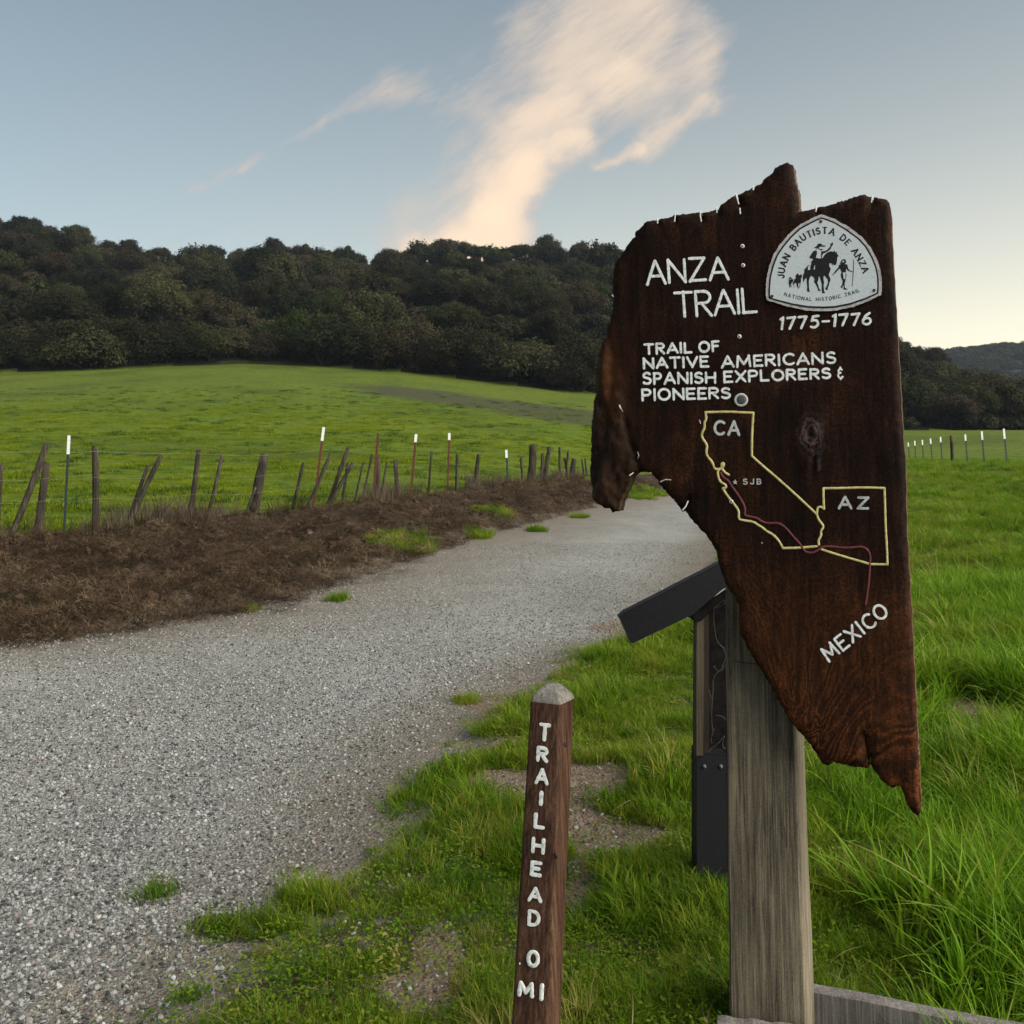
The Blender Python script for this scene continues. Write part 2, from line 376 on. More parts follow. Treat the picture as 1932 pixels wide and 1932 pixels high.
# ------------------------------------------------------------------ materials
def ground_mat():
    m = Mat('ground_surface', .95, .15); P = m.co('Object')
    a = m.attr('mask').outputs['Color']; sc = m.n('ShaderNodeSeparateColor'); m.l(a, sc.inputs[0])
    G, D, B = sc.outputs[0], sc.outputs[1], sc.outputs[2]; Cn = m.attr('mask').outputs['Alpha']
    # gravel
    v = m.voro(75, P, out='Color'); vs_ = m.n('ShaderNodeSeparateColor'); m.l(v, vs_.inputs[0])
    v2 = m.voro(34, P, out='Color'); vs2 = m.n('ShaderNodeSeparateColor'); m.l(v2, vs2.inputs[0])
    stone = m.ramp(vs_.outputs[0], [(0, (.060, .056, .054)), (.35, (.16, .158, .15)), (.7, (.29, .295, .275)), (1, (.50, .50, .47))])
    stone2 = m.ramp(vs2.outputs[1], [(0, (.08, .07, .065)), (.5, (.23, .22, .20)), (1, (.46, .43, .40))])
    st = m.mix(1.0, m.mix(.4, stone, stone2), (.88, .87, .85), 'MULTIPLY')
    fine = m.ramp(m.noise(55, 6, .7, P), [(.3, (.15, .14, .12)), (.7, (.34, .33, .30))])
    st = m.mix(m.gray(m.noise(1.2, 6, .6, P), .36, .62), st, m.mix(.45, st, fine))
    dusty = m.mix(m.gray(m.noise(.55, 6, .65, m.co('Object', rot=(0, 0, R(-25)), scale=(1.6, .7, 1))), .36, .66), m.mix(.25, st, (.20, .185, .165)), m.mix(.45, st, (.38, .37, .335)))
    edgec = m.ramp(m.noise(30, 6, .75, P), [(.3, (.065, .045, .030)), (.7, (.25, .19, .135))])
    # packed, browner edges
    ef = m.ramp(m.math('ADD', Cn, m.math('MULTIPLY', m.math('SUBTRACT', m.noise(1.6, 5, .65, P), .5), .7)), [(.18, (1, 1, 1)), (.85, (0, 0, 0))])
    trail = m.mix(ef, dusty, m.mix(.35, edgec, st))
    # bank
    bn = m.noise(4.5, 8, .75, P, .6)
    bank = m.ramp(bn, [(.28, (.006, .004, .003)), (.45, (.026, .015, .009)), (.6, (.058, .034, .021)), (.78, (.12, .078, .05))])
    bank = m.mix(m.gray(m.noise(1.5, 5, .7, P), .54, .72), bank, (.045, .055, .015))
    bank = m.mix(m.gray(m.noise(2.6, 3, .6, m.co('Object', loc=(7, 3, 0))), .55, .8), bank, (.12, .065, .045))
    # soil under the grass, bare soil, pasture
    soil = m.ramp(m.noise(18, 6, .7, P), [(.3, (.03, .026, .014)), (.7, (.10, .085, .05))])
    bare = m.ramp(m.noise(26, 6, .75, P), [(.3, (.085, .056, .036)), (.5, (.18, .128, .088)), (.75, (.32, .25, .18))])
    y = m.n('ShaderNodeSeparateXYZ'); m.l(P, y.inputs[0])
    far = m.ramp(m.math('DIVIDE', y.outputs[1], 100.0), [(.05, (0, 0, 0)), (.12, (1, 1, 1))])
    gn = m.noise(1.6, 7, .7, m.co('Object', scale=(1, 2.2, 1)))
    past = m.ramp(gn, [(.30, (.024, .050, .004)), (.45, (.062, .100, .005)), (.58, (.115, .155, .006)), (.75, (.17, .19, .012))])
    past2 = m.ramp(m.noise(.11, 5, .6, P), [(.35, (.66, .64, .5)), (.5, (1, 1, 1)), (.68, (1.25, 1.1, .7))])
    past = m.mix(1.0, past, past2, 'MULTIPLY')
    # thin brown grass towards the wood
    n3 = m.noise(.05, 4, .6, m.co('Object', scale=(.7, 1.6, 1), loc=(3, 8, 0)))
    yn = m.math('ADD', m.math('DIVIDE', y.outputs[1], 100.0), m.math('MULTIPLY', m.math('SUBTRACT', n3, .5), .7))
    past = m.mix(m.ramp(yn, [(.68, (0, 0, 0)), (1.1, (.3, .3, .3))]), past, (.075, .085, .022))
    # worn strip of bare ground across the upper field
    sx_, sy_ = 10.0, 84.0
    u = m.math('DIVIDE', m.math('SUBTRACT', y.outputs[0], 1.0), 19.0)
    w = m.math('DIVIDE', m.math('SUBTRACT', m.math('ADD', y.outputs[1], m.math('MULTIPLY', y.outputs[0], .9)), 86.0), 11.0)
    dd = m.math('ADD', m.math('MULTIPLY', u, u), m.math('MULTIPLY', w, w))
    dd = m.math('ADD', dd, m.math('MULTIPLY', m.math('SUBTRACT', m.noise(.12, 5, .65, P), .5), 1.6))
    past = m.mix(m.ramp(dd, [(.45, (.85, .85, .85)), (1.25, (0, 0, 0))]), past, (.050, .048, .026))
    gr = m.mix(far, soil, past)
    c = m.mix(D, trail, bank)
    nz = m.math('MULTIPLY', m.math('SUBTRACT', m.noise(14, 4, .7, P), .5), .7)
    c = m.mix(m.gray(m.math('ADD', B, nz), .35, .6), c, bare)
    c = m.mix(m.gray(m.math('ADD', G, nz), .4, .62), c, gr)
    m.base(c)
    h = m.math('ADD', m.math('MULTIPLY', m.voro(75, P), .5), m.math('MULTIPLY', m.noise(22, 6, .7, P), 1.0))
    h = m.math('ADD', h, m.math('MULTIPLY', m.noise(3.5, 5, .7, P), 2.2))
    m.bump(h, .9, .03)
    return m.m
def hill_mat(name, cols, sc=.5):
    m = Mat(name, 1, .05); m.base(m.ramp(m.noise(sc, 8, .7), cols)); return m.m
GROUND = ground_mat()
HILL = hill_mat('hill_undergrowth', [(.3, (.012, .013, .006)), (.6, (.03, .034, .013)), (.8, (.05, .048, .024))])
FARH = hill_mat('far_hill_woods', [(.35, (.020, .024, .018)), (.55, (.04, .046, .030)), (.75, (.06, .065, .04))], .06)
for k, (nm, mt) in {1: ('trail', GROUND), 2: ('dirt_bank', GROUND), 3: ('field', GROUND), 4: ('ground', GROUND), 5: ('hillside', HILL), 6: ('far_hills', FARH)}.items():
    q = quads[cls == k]
    if k == 4: q = np.concatenate([q, seam])
    sheet(nm, q, mt)

def leafy(name, stops, trans=.35, rough=.6, loc_scale=.6, dark=.55):
    """blade/leaf colour: varies per clump and over the ground"""
    m = Mat(name, rough, .10)
    oi = m.n('ShaderNodeObjectInfo')
    nz = m.noise(loc_scale, 4, .6, oi.outputs['Location'])
    f = m.math('ADD', m.math('MULTIPLY', oi.outputs['Random'], .45), m.math('MULTIPLY', nz, .75))
    f = m.math('ADD', f, m.math('MULTIPLY', m.attr('shade').outputs['Fac'], .22))
    c = m.ramp(f, stops); m.base(c)
    tr = m.n('ShaderNodeBsdfTranslucent'); m.l(m.mix(1.0, c, (1.25, 1.25, .6), 'MULTIPLY'), tr.inputs[0])
    mx = m.n('ShaderNodeMixShader'); mx.inputs[0].default_value = trans
    m.l(m.b.outputs[0], mx.inputs[1]); m.l(tr.outputs[0], mx.inputs[2]); m.l(mx.outputs[0], m.out.inputs[0])
    return m.m
GRASS = leafy('grass_blade', [(.28, (.013, .036, .003)), (.5, (.052, .112, .005)), (.70, (.112, .195, .008)), (.9, (.19, .21, .02)), (1.0, (.26, .22, .07))])
TALL = leafy('tall_grass_blade', [(.30, (.010, .030, .003)), (.50, (.044, .112, .005)), (.68, (.108, .22, .008)), (.92, (.18, .27, .016)), (1.0, (.22, .23, .05))], rough=.55)
PASTURE = leafy('pasture_grass', [(.3, (.036, .068, .004)), (.46, (.078, .125, .005)), (.66, (.155, .20, .007)), (.95, (.20, .235, .015))], .4, .7, .55)
DRY = leafy('dry_litter', [(.2, (.009, .0055, .003)), (.5, (.028, .0165, .0095)), (.75, (.060, .037, .021)), (.97, (.14, .10, .06))], .1, .9, .8)
STALK = leafy('dry_stalk', [(.2, (.035, .022, .016)), (.6, (.075, .05, .038)), (.95, (.13, .10, .07))], .1, .9, .8)
MEADOW = leafy('meadow_grass_blade', [(.30, (.012, .034, .003)), (.45, (.044, .100, .005)), (.60, (.102, .19, .008)), (.80, (.16, .23, .013)), (1.0, (.19, .17, .05))], rough=.6, loc_scale=.35)
CLOD = Mat('soil_clod', .95, .1); CLOD.base(CLOD.ramp(CLOD.noise(6, 5, .7), [(.3, (.022, .013, .008)), (.7, (.085, .052, .033))])); CLOD = CLOD.m
DARKG = leafy('dark_tussock', [(.3, (.014, .038, .004)), (.6, (.032, .070, .006)), (.95, (.07, .11, .01))], .3, .7, .5)
STRAW = leafy('straw_blade', [(.3, (.07, .055, .025)), (.6, (.17, .14, .07)), (.95, (.32, .27, .16))], .2, .8, .8)
def gravel_mat():
    m = Mat('gravel_stone', .85, .3); oi = m.n('ShaderNodeObjectInfo')
    c = m.ramp(oi.outputs['Random'], [(0, (.028, .026, .025)), (.26, (.10, .10, .094)), (.48, (.165, .163, .15)), (.58, (.22, .165, .145)), (.65, (.25, .26, .24)), (.85, (.26, .258, .24)), (.97, (.35, .345, .32)), (1, (.42, .41, .38))])
    m.base(m.mix(.35, c, m.mix(1, c, m.ramp(m.noise(3, 4, .7), [(.3, (.5, .5, .5)), (.7, (1.3, 1.3, 1.3))]), 'MULTIPLY')))
    return m.m
STONE = gravel_mat()

# ------------------------------------------------------------------ scatter
def blades(name, n, rad, h, w, mat, seg=3, droop=.5, lay=0.0, clump=.6, seed=0, hv=.5):
    r = random.Random(seed); vs = []; fs = []; sh = []
    for i in range(n):
        a = r.uniform(0, 6.283); q = rad * math.sqrt(r.random()); bx, by = q * math.cos(a), q * math.sin(a)
        d = r.uniform(0, 6.283) if r.random() > clump else a + r.uniform(-.7, .7)
        hh = h * (1 - hv + hv * r.random() * 1.4); ln = hh * (droop * r.uniform(.3, 1.5)); el = 1 - lay * r.random()
        ww = w * r.uniform(.6, 1.3); tw = r.uniform(-.6, .6); px, py = -math.sin(d + tw), math.cos(d + tw)
        b = len(vs); s = r.random()
        for k in range(seg + 1):
            t = k / seg; z = hh * el * (t - droop * .42 * t * t * t * (1 if lay else .8)); o = ln * t * t + (hh * lay * t)
            wd = ww * (1 - t ** 1.7) * .5 if k else ww * .32
            cx, cy = bx + math.cos(d) * o, by + math.sin(d) * o
            if k == seg: vs.append((cx, cy, z)); sh.append(s)
            else:
                vs += [(cx + px * wd, cy + py * wd, z), (cx - px * wd, cy - py * wd, z)]; sh += [s, s]
        for k in range(seg):
            if k == seg - 1: fs.append((b + 2 * k, b + 2 * k + 1, b + 2 * k + 2))
            else: fs.append((b + 2 * k, b + 2 * k + 1, b + 2 * k + 3, b + 2 * k + 2))
    me = mesh(name, vs, fs); at_ = me.attributes.new('shade', 'FLOAT', 'POINT'); at_.data.foreach_set('value', sh)
    me.materials.append(mat); return bpy.data.objects.new(name, me)
def leaves(name, n, rad, h, s, mat, seed=0):
    r = random.Random(seed); vs = []; fs = []; sh = []
    for i in range(n):
        a = r.uniform(0, 6.283); q = rad * math.sqrt(r.random()); c = Vector((q * math.cos(a), q * math.sin(a), h * r.uniform(.1, 1) * (1 - .5 * q / rad)))
        d = r.uniform(0, 6.283); t = Vector((math.cos(d), math.sin(d), r.uniform(-.3, .7))).normalized(); p = t.cross(Vector((r.uniform(-.4, .4), r.uniform(-.4, .4), 1))).normalized()
        ss_ = s * r.uniform(.6, 1.3); b = len(vs); x = r.random()
        vs += [c - t * ss_, c + p * ss_ * .55, c + t * ss_, c - p * ss_ * .55]; sh += [x] * 4; fs.append((b, b + 1, b + 2, b + 3))
    me = mesh(name, vs, fs); at_ = me.attributes.new('shade', 'FLOAT', 'POINT'); at_.data.foreach_set('value', sh)
    me.materials.append(mat); return bpy.data.objects.new(name, me)
def scatter(name, pts, rot, scl, variants, label=None, cat=None, parent=None):
    """one 'stuff' object: variants placed at every point by a geometry-nodes modifier"""
    n = len(pts); me = bpy.data.meshes.new(name); me.vertices.add(n); me.vertices.foreach_set('co', np.asarray(pts, np.float32).ravel())
    a = me.attributes.new('rot', 'FLOAT_VECTOR', 'POINT'); a.data.foreach_set('vector', np.asarray(rot, np.float32).ravel())
    a = me.attributes.new('scl', 'FLOAT', 'POINT'); a.data.foreach_set('value', np.asarray(scl, np.float32))
    a = me.attributes.new('pick', 'INT', 'POINT'); a.data.foreach_set('value', rng.integers(0, len(variants), n).astype(np.int32))
    c = bpy.data.collections.new(name + '_shapes')
    for v in variants: c.objects.link(v)
    o = link(name, me, variants[0].data.materials[0], parent)
    g = bpy.data.node_groups.new(name, 'GeometryNodeTree')
    g.interface.new_socket('Geometry', in_out='INPUT', socket_type='NodeSocketGeometry'); g.interface.new_socket('Geometry', in_out='OUTPUT', socket_type='NodeSocketGeometry')
    gi = g.nodes.new('NodeGroupInput'); go = g.nodes.new('NodeGroupOutput'); ip = g.nodes.new('GeometryNodeInstanceOnPoints')
    ci = g.nodes.new('GeometryNodeCollectionInfo'); ci.inputs['Collection'].default_value = c
    ci.inputs['Separate Children'].default_value = True; ci.inputs['Reset Children'].default_value = True
    def na(nm, ty):
        x = g.nodes.new('GeometryNodeInputNamedAttribute'); x.data_type = ty; x.inputs['Name'].default_value = nm; return x.outputs['Attribute']
    e2r = g.nodes.new('FunctionNodeEulerToRotation'); g.links.new(na('rot', 'FLOAT_VECTOR'), e2r.inputs[0])
    g.links.new(gi.outputs[0], ip.inputs['Points']); g.links.new(ci.outputs[0], ip.inputs['Instance'])
    ip.inputs['Pick Instance'].default_value = True
    g.links.new(na('pick', 'INT'), ip.inputs['Instance Index']); g.links.new(e2r.outputs[0], ip.inputs['Rotation']); g.links.new(na('scl', 'FLOAT'), ip.inputs['Scale'])
    g.links.new(ip.outputs[0], go.inputs[0])
    md = o.modifiers.new('spread', 'NODES'); md.node_group = g
    tag(o, label, cat, kind='stuff'); return o
def rand_pts(n, y0, y1, pxa=-120, pxb=2060, power=1.0):
    """world points in front of the trailhead, denser close by"""
    u = rng.random(n); e = 2 - power
    y = (y0 ** e + u * (y1 ** e - y0 ** e)) ** (1 / e) if abs(e) > 1e-6 else y0 * (y1 / y0) ** u
    x = (rng.uniform(pxa, pxb, n) - 966) / F * y
    return x, y
def put(x, y, dz=0.0, tilt=.12):
    z = H(x, y) + dz; n = len(x)
    return np.stack([x, y, z], -1), np.stack([rng.normal(0, tilt, n), rng.normal(0, tilt, n), rng.uniform(0, 6.283, n)], -1)
# ------------------------------------------------------------------ trail sign
BA = R(-23.0); RV = Vector((math.cos(BA), math.sin(BA), 0)); NV = Vector((math.sin(BA), -math.cos(BA), 0))   # along the board, out of its face
BO = at(1450, 850, 2.5); SE = Vector((BO.x, BO.y, 0))
def bp(px, py, depth=0.0):
    """where the board's plane (set back by depth) is seen at a photo position: (along, up)"""
    d = ray(px, py); o = BO - NV * depth; e = Vector((0, 0, EYE))
    t = (o - e).dot(NV) / d.dot(NV); p = e + d * t
    return (p - SE).dot(RV), p.z
def bl(px, py, out=0.0):
    u, v = bp(px, py); return Vector((u, -out, v))
Z1 = lambda l: [(1069.1 + .3581 * x, 283 + .3581 * y) for x, y in l]
Z2 = lambda l: [(1069.1 + .3581 * x, 880.5 + .3581 * y) for x, y in l]
Z3 = lambda l: [(1415 + .1465 * x, 377.3 + .1465 * y) for x, y in l]
Z4 = lambda l: [(1289.2 + .22786 * x, 723.2 + .22786 * y) for x, y in l]
ZA = lambda l: [(1509.3 + .05859 * x, 452.8 + .05859 * y) for x, y in l]
ZB = lambda l: [(1477.9 + .03255 * x, 490.5 + .03255 * y) for x, y in l]
def slit(x, y0, y1, dx=0, w=9): return [(x + w / 2, y0), (x + dx, y1), (x - w / 2, y0)]
OUT = Z1([(1187,75),(1160,58),(1135,70),(1095,86),(1082,115),(1060,133),(1035,150),(1025,168),(990,188)] + slit(982,192,212) +
         [(940,212)] + slit(891,232,284,16,12) + [(855,250),(820,275),(797,301)] + slit(790,305,332) + [(770,316),(735,322)] + slit(706,325,376,4,7) +
         [(640,330)] + slit(573,335,376,-4,7) + [(530,350)] + slit(478,362,386,2,6) + [(440,368),(405,378),(385,405),(360,425),(352,455),(330,480),(300,520),(275,560),(250,585),
          (240,640),(236,700),(240,770),(235,850),(225,900),(205,940),(200,980),(180,1010),(165,1060),(158,1130),(150,1190),(140,1260),(128,1310),
          (118,1400),(112,1470),(112,1560),(105,1620),(103,1700),(110,1780),(120,1830),(150,1860),(200,1885),(225,1888),(235,1910),(262,1902),(272,1850),(285,1820),
          (310,1760),(330,1720),(350,1700),(400,1693),(440,1700),(470,1735),(500,1780),(545,1830),(590,1885),(604,1908)]) + \
      Z2([(612,228),(640,168),(622,240),(650,275),(690,320),(730,360),(760,400),(785,450),(800,520),(815,570),(845,640),(880,690),(905,750),(900,820),(910,880),(950,960),(1000,1050),
          (1050,1120),(1090,1190),(1120,1250),(1160,1330),(1200,1380),(1240,1420),(1280,1470),(1320,1530),(1345,1570),(1375,1582),(1400,1560),(1450,1575),
          (1500,1590),(1560,1590),(1588,1596),(1580,1500),(1568,1420),(1592,1510),(1604,1585),(1620,1610),(1650,1650),(1690,1690),(1715,1700),(1755,1690),(1775,1730),(1790,1790),(1830,1835),(1855,1845),
          (1866,1815),(1862,1700),(1852,1500),(1838,1200),(1822,900),(1806,600),(1790,300),(1785,0)]) + \
      Z1([(1770,1480),(1755,1200),(1740,950),(1725,700),(1712,450),(1708,330),(1700,275),(1684,255),(1650,248)] + slit(1611,244,276,-3,8) + [(1600,240),(1565,228),(1530,238),(1500,245)] +
         slit(1455,260,270) + [(1400,280)] + slit(1316,298,326,-3,9) + [(1270,315),(1216,322),(1218,250),(1212,200),(1195,150),(1190,110)])
def rough_line(pts, step, amp, seed=0, keep=None):
    """resample a closed outline and roughen it"""
    out = []; n = len(pts)
    for i in range(n):
        x0, y0 = pts[i]; x1, y1 = pts[(i + 1) % n]; d = math.hypot(x1 - x0, y1 - y0); k = max(1, int(d / step))
        for j in range(k):
            t = j / k; x = x0 + (x1 - x0) * t; y = y0 + (y1 - y0) * t
            a = amp * (keep(x, y) if keep else 1) * (1 if d > 9 else .15)
            v = noise.noise_vector((x * .16 + seed, y * .16, 0)) * a + noise.noise_vector((x * .6, y * .6 + seed, 3)) * a * .6
            out.append((x + v.x, y + v.y))
    return out
OUTR = rough_line(OUT, 3.0, 2.2, 0, lambda x, y: .15 if x > 1660 and y < 1380 else 1.0)
def seg_dist(P, poly):
    A = np.array(poly); B = np.roll(A, -1, 0); best = np.full(len(P), 1e9)
    for a, b in zip(A, B):
        e = b - a; t = np.clip(((P - a) @ e) / max(e @ e, 1e-9), 0, 1); best = np.minimum(best, np.hypot(*(P - (a + t[:, None] * e)).T))
    return best
def inside(P, poly):
    A = np.array(poly); B = np.roll(A, -1, 0); c = np.zeros(len(P), bool)
    for (x0, y0), (x1, y1) in zip(A, B):
        m = (y0 > P[:, 1]) != (y1 > P[:, 1])
        if y1 != y0: c ^= m & (P[:, 0] < (x1 - x0) * (P[:, 1] - y0) / (y1 - y0) + x0)
    return c
def barkm(x, y):                         # the rough bark-covered horn at the left of the board
    lim = np.interp(y, [600, 690, 800, 860, 900, 970], [1150, 1168, 1186, 1206, 1212, 1225])
    return 1 / (1 + np.exp((x - lim) / 5)) * ss(560, 700, y)
def bdisp(x, y):
    """relief of the board's face in metres, towards the viewer"""
    x = np.asarray(x, float); y = np.asarray(y, float)
    d = .0035 * (fbm(x / 60, y / 90, 51, 3) - .5)
    b = barkm(x, y)
    d = d + b * (.030 * (fbm(x / 16, y / 70, 52, 4) - .5) + .012 * (fbm(x / 7, y / 12, 57, 3) - .5)) 
    strip = 1 / (1 + np.exp((x - np.interp(y, [720, 800, 860, 900, 960], [1128, 1146, 1140, 1126, 1112])) / 2.2)) * ss(690, 740, y)
    d = d - strip * .020
    groove = np.exp(-((x - np.interp(y, [760, 860, 880], [1170, 1196, 1205])) / 4) ** 2) * ss(740, 790, y) * (1 - ss(880, 900, y)); d = d - .010 * groove
    k = np.exp(-(((x - 1532) / 26) ** 2 + ((y - 826) / 44) ** 2))
    d = d + .011 * k * (fbm(x / 9, y / 14, 53, 4) + .1) - .012 * np.exp(-(((x - 1536 - (y - 870) * -.12) / 4) ** 2 + ((y - 862) / 34) ** 2)) - .010 * np.exp(-(((x - 1524) / 5) ** 2 + ((y - 812) / 12) ** 2))
    return d
xs, ys = np.meshgrid(np.arange(1100, 1745, 6.0), np.arange(300, 1550, 6.0)); xs = xs + 3 * (np.arange(ys.shape[0]) % 2)[:, None]
P = np.stack([xs.ravel(), ys.ravel()], -1) + rng.uniform(-1.2, 1.2, (xs.size, 2))
P = P[inside(P, OUTR)]; dd = seg_dist(P, OUTR); P = P[dd > 2.6]
nb = len(OUTR); allp = [Vector(p) for p in OUTR] + [Vector(p) for p in P.tolist()]
cv, ce, cf, ov, _, _ = delaunay_2d_cdt(allp, [], [list(range(nb))], 1, 1e-4)
CP = np.array([tuple(v) for v in cv]); ED = seg_dist(CP, OUTR); onb = ED < .05
PXM = 2.5 / F
edge_m = ED * PXM
relief = bdisp(CP[:, 0], CP[:, 1]) - .007 * np.exp(-edge_m / .006) - .004 * np.exp(-edge_m / .02) * (fbm(CP[:, 0] / 8, CP[:, 1] / 8, 9, 3) * 2)
BT = .07
front_v = []
for (x, y), d in zip(CP, relief):
    u, v = bp(x, y); front_v.append((u, -d, v))
nv = len(front_v); faces = [tuple(f) for f in cf]
# orientation: make the face look at the viewer (local -Y)
f0 = faces[0]; a_, b_, c_ = (Vector(front_v[i]) for i in f0[:3])
if (b_ - a_).cross(c_ - a_).y > 0: faces = [tuple(reversed(f)) for f in faces]
vs = list(front_v); fs = list(faces)
mid = [(x + .002 * math.sin(v_ * 90), BT * .5, v_ + .002 * math.cos(x * 110)) for x, _, v_ in front_v]
back = [(x, BT, v_) for x, _, v_ in front_v]
from collections import Counter
ec = Counter(); dirn = {}
for f in faces:
    for i in range(len(f)):
        a, b = f[i], f[(i + 1) % len(f)]; ec[frozenset((a, b))] += 1; dirn[frozenset((a, b))] = (a, b)
vs += mid + back
for e_, k in ec.items():
    if k == 1:
        a, b = dirn[e_]; fs += [(b, a, a + nv, b + nv), (b + nv, a + nv, a + 2 * nv, b + 2 * nv)]
fs += [tuple(i + 2 * nv for i in reversed(f)) for f in faces]
me = mesh('board', vs, fs)
tn = np.zeros((len(vs), 4), np.float32)
bk = barkm(CP[:, 0], CP[:, 1])
gy = 1 / (1 + np.exp((CP[:, 0] - np.interp(CP[:, 1], [690, 740, 800, 860, 900], [1118, 1134, 1150, 1134, 1112])) / 3)) * ss(690, 730, CP[:, 1]) * (1 - ss(850, 900, CP[:, 1]))
kn = np.exp(-(((CP[:, 0] - 1533) / 20) ** 2 + ((CP[:, 1] - 815) / 26) ** 2)) + .6 * np.exp(-(((CP[:, 0] - 1545) / 7) ** 2 + ((CP[:, 1] - 866) / 30) ** 2))
orr = np.exp(-(((CP[:, 0] - 1146) / 26) ** 2 + ((CP[:, 1] - 705) / 75) ** 2)) + .35 * ss(1080, 1200, CP[:, 1]) 
for blk in range(3): tn[blk * nv:(blk + 1) * nv] = np.stack([bk, np.clip(gy * .35 + kn * 1.1, 0, 1), np.clip(orr, 0, 1), np.full(nv, blk / 2.0)], -1)
ca = me.color_attributes.new('tint', 'FLOAT_COLOR', 'POINT'); ca.data.foreach_set('color', tn.ravel())

def board_mat():
    m = Mat('stained_plank', .7, .10); P = m.co('Object')
    sep = m.n('ShaderNodeSeparateColor'); m.l(m.attr('tint').outputs['Color'], sep.inputs[0])
    sz = m.n('ShaderNodeSeparateXYZ'); m.l(P, sz.inputs[0])
    low = m.ramp(m.math('ADD', m.math('DIVIDE', sz.outputs[2], 2.0), m.math('MULTIPLY', m.math('SUBTRACT', m.noise(2.2, 3, .5, P), .5), .25)), [(.40, (1, 1, 1)), (.66, (0, 0, 0))])
    big = m.noise(3.2, 3, .6, m.co('Object', scale=(1.2, 1, .55)), 1.2)
    rings = m.math('SINE', m.math('ADD', m.math('MULTIPLY', big, 150.0), m.math('MULTIPLY', m.noise(14, 3, .5, P), 6.0)))
    rings = m.math('MULTIPLY', m.math('ADD', rings, 1.0), .5)
    fib = m.noise(60, 5, .7, m.co('Object', scale=(1, 1, .10)), .4)
    sp_ = m.noise(160, 3, .7, P)
    blot = m.noise(5, 6, .65, P)
    c0 = m.ramp(blot, [(.30, (.0035, .0014, .0007)), (.55, (.0115, .0046, .002)), (.75, (.034, .014, .0056))])
    c1 = m.ramp(blot, [(.28, (.014, .0052, .0022)), (.55, (.038, .0145, .0055)), (.78, (.072, .031, .0105))])
    c = m.mix(low, c0, c1)
    c = m.mix(m.math('MULTIPLY', low, .85), c, m.mix(1, c, m.ramp(rings, [(0, (.35, .32, .30)), (.6, (1.0, .95, .9)), (1, (1.9, 1.6, 1.25))]), 'MULTIPLY'))
    c = m.mix(.75, c, m.mix(1, c, m.ramp(fib, [(.35, (.3, .3, .3)), (.65, (2.1, 1.9, 1.7))]), 'MULTIPLY'))
    c = m.mix(.8, c, m.mix(1, c, m.ramp(sp_, [(.36, (.35, .35, .35)), (.68, (2.3, 2.1, 1.9))]), 'MULTIPLY'))
    bk_ = m.ramp(m.noise(22, 6, .75, m.co('Object', scale=(1.6, 1, .5))), [(.3, (.005, .003, .002)), (.5, (.020, .0095, .005)), (.75, (.058, .030, .014))])
    c = m.mix(sep.outputs[0], c, bk_)
    c = m.mix(m.math('MULTIPLY', sep.outputs[2], m.math('SUBTRACT', 1.0, m.math('MULTIPLY', low, .7))), c, m.mix(1, m.mix(.4, c, (.085, .032, .009)), m.ramp(m.noise(30, 4, .7, P), [(.3, (.6, .5, .4)), (.7, (1.5, 1.4, 1.2))]), 'MULTIPLY'))
    gr = m.ramp(m.noise(70, 6, .8, P), [(.35, (.03, .024, .022)), (.55, (.15, .13, .125)), (.75, (.34, .31, .30))])
    c = m.mix(m.gray(m.math('ADD', sep.outputs[1], m.math('MULTIPLY', m.math('SUBTRACT', m.noise(40, 5, .7, P), .5), 1.1)), .35, 1.15), c, gr)
    kc_ = bl(1531, 822); vd = m.n('ShaderNodeVectorMath'); vd.operation = 'SUBTRACT'; m.l(P, vd.inputs[0]); vd.inputs[1].default_value = (kc_.x, 0, kc_.z)
    vm = m.n('ShaderNodeVectorMath'); vm.operation = 'MULTIPLY'; m.l(vd.outputs[0], vm.inputs[0]); vm.inputs[1].default_value = (1, 0, .55)
    vl = m.n('ShaderNodeVectorMath'); vl.operation = 'LENGTH'; m.l(vm.outputs[0], vl.inputs[0])
    kd = m.math('ADD', vl.outputs['Value'], m.math('MULTIPLY', m.math('SUBTRACT', m.noise(26, 5, .75, P), .5), .050))
    kring = m.ramp(m.math('MULTIPLY', m.math('ADD', m.math('SINE', m.math('MULTIPLY', kd, 620.0)), 1.0), .5), [(0, (.004, .002, .002)), (1, (.075, .045, .035))])
    c = m.mix(m.ramp(kd, [(.018, (.95, .95, .95)), (.036, (0, 0, 0))]), c, kring)
    c = m.mix(m.ramp(kd, [(.0, (1, 1, 1)), (.008, (0, 0, 0))]), c, (.002, .001, .001))
    sd_ = m.ramp(m.noise(40, 5, .7, m.co('Object', scale=(1, 1, .15))), [(.3, (.05, .028, .016)), (.7, (.17, .105, .06))])
    c = m.mix(m.gray(m.attr('tint').outputs['Alpha'], .1, .45), c, sd_)
    m.base(c)
    h = m.math('ADD', m.math('MULTIPLY', rings, m.math('MULTIPLY', low, .5)), m.math('ADD', m.math('MULTIPLY', fib, .8), m.math('MULTIPLY', sp_, .5)))
    m.bump(h, .55, .004); m.b.inputs['Roughness'].default_value = .7
    return m.m
def paint(name, col, rough=.7, vary=.35, sc=90):
    m = Mat(name, rough, .3); n = m.noise(sc, 5, .75)
    m.base(m.ramp(n, [(.30, tuple(c * (1 - min(1, vary * 1.8)) for c in col)), (.38, tuple(c * (1 - vary) for c in col)), (.52, col)])); m.bump(n, .3, .001); return m.m
WHITE = paint('white_sign_paint', (.82, .82, .78)); DIRTY = paint('worn_white_paint', (.50, .50, .47)); YEL = paint('yellow_line_paint', (.62, .52, .22)); RED = paint('maroon_line_paint', (.15, .034, .038))
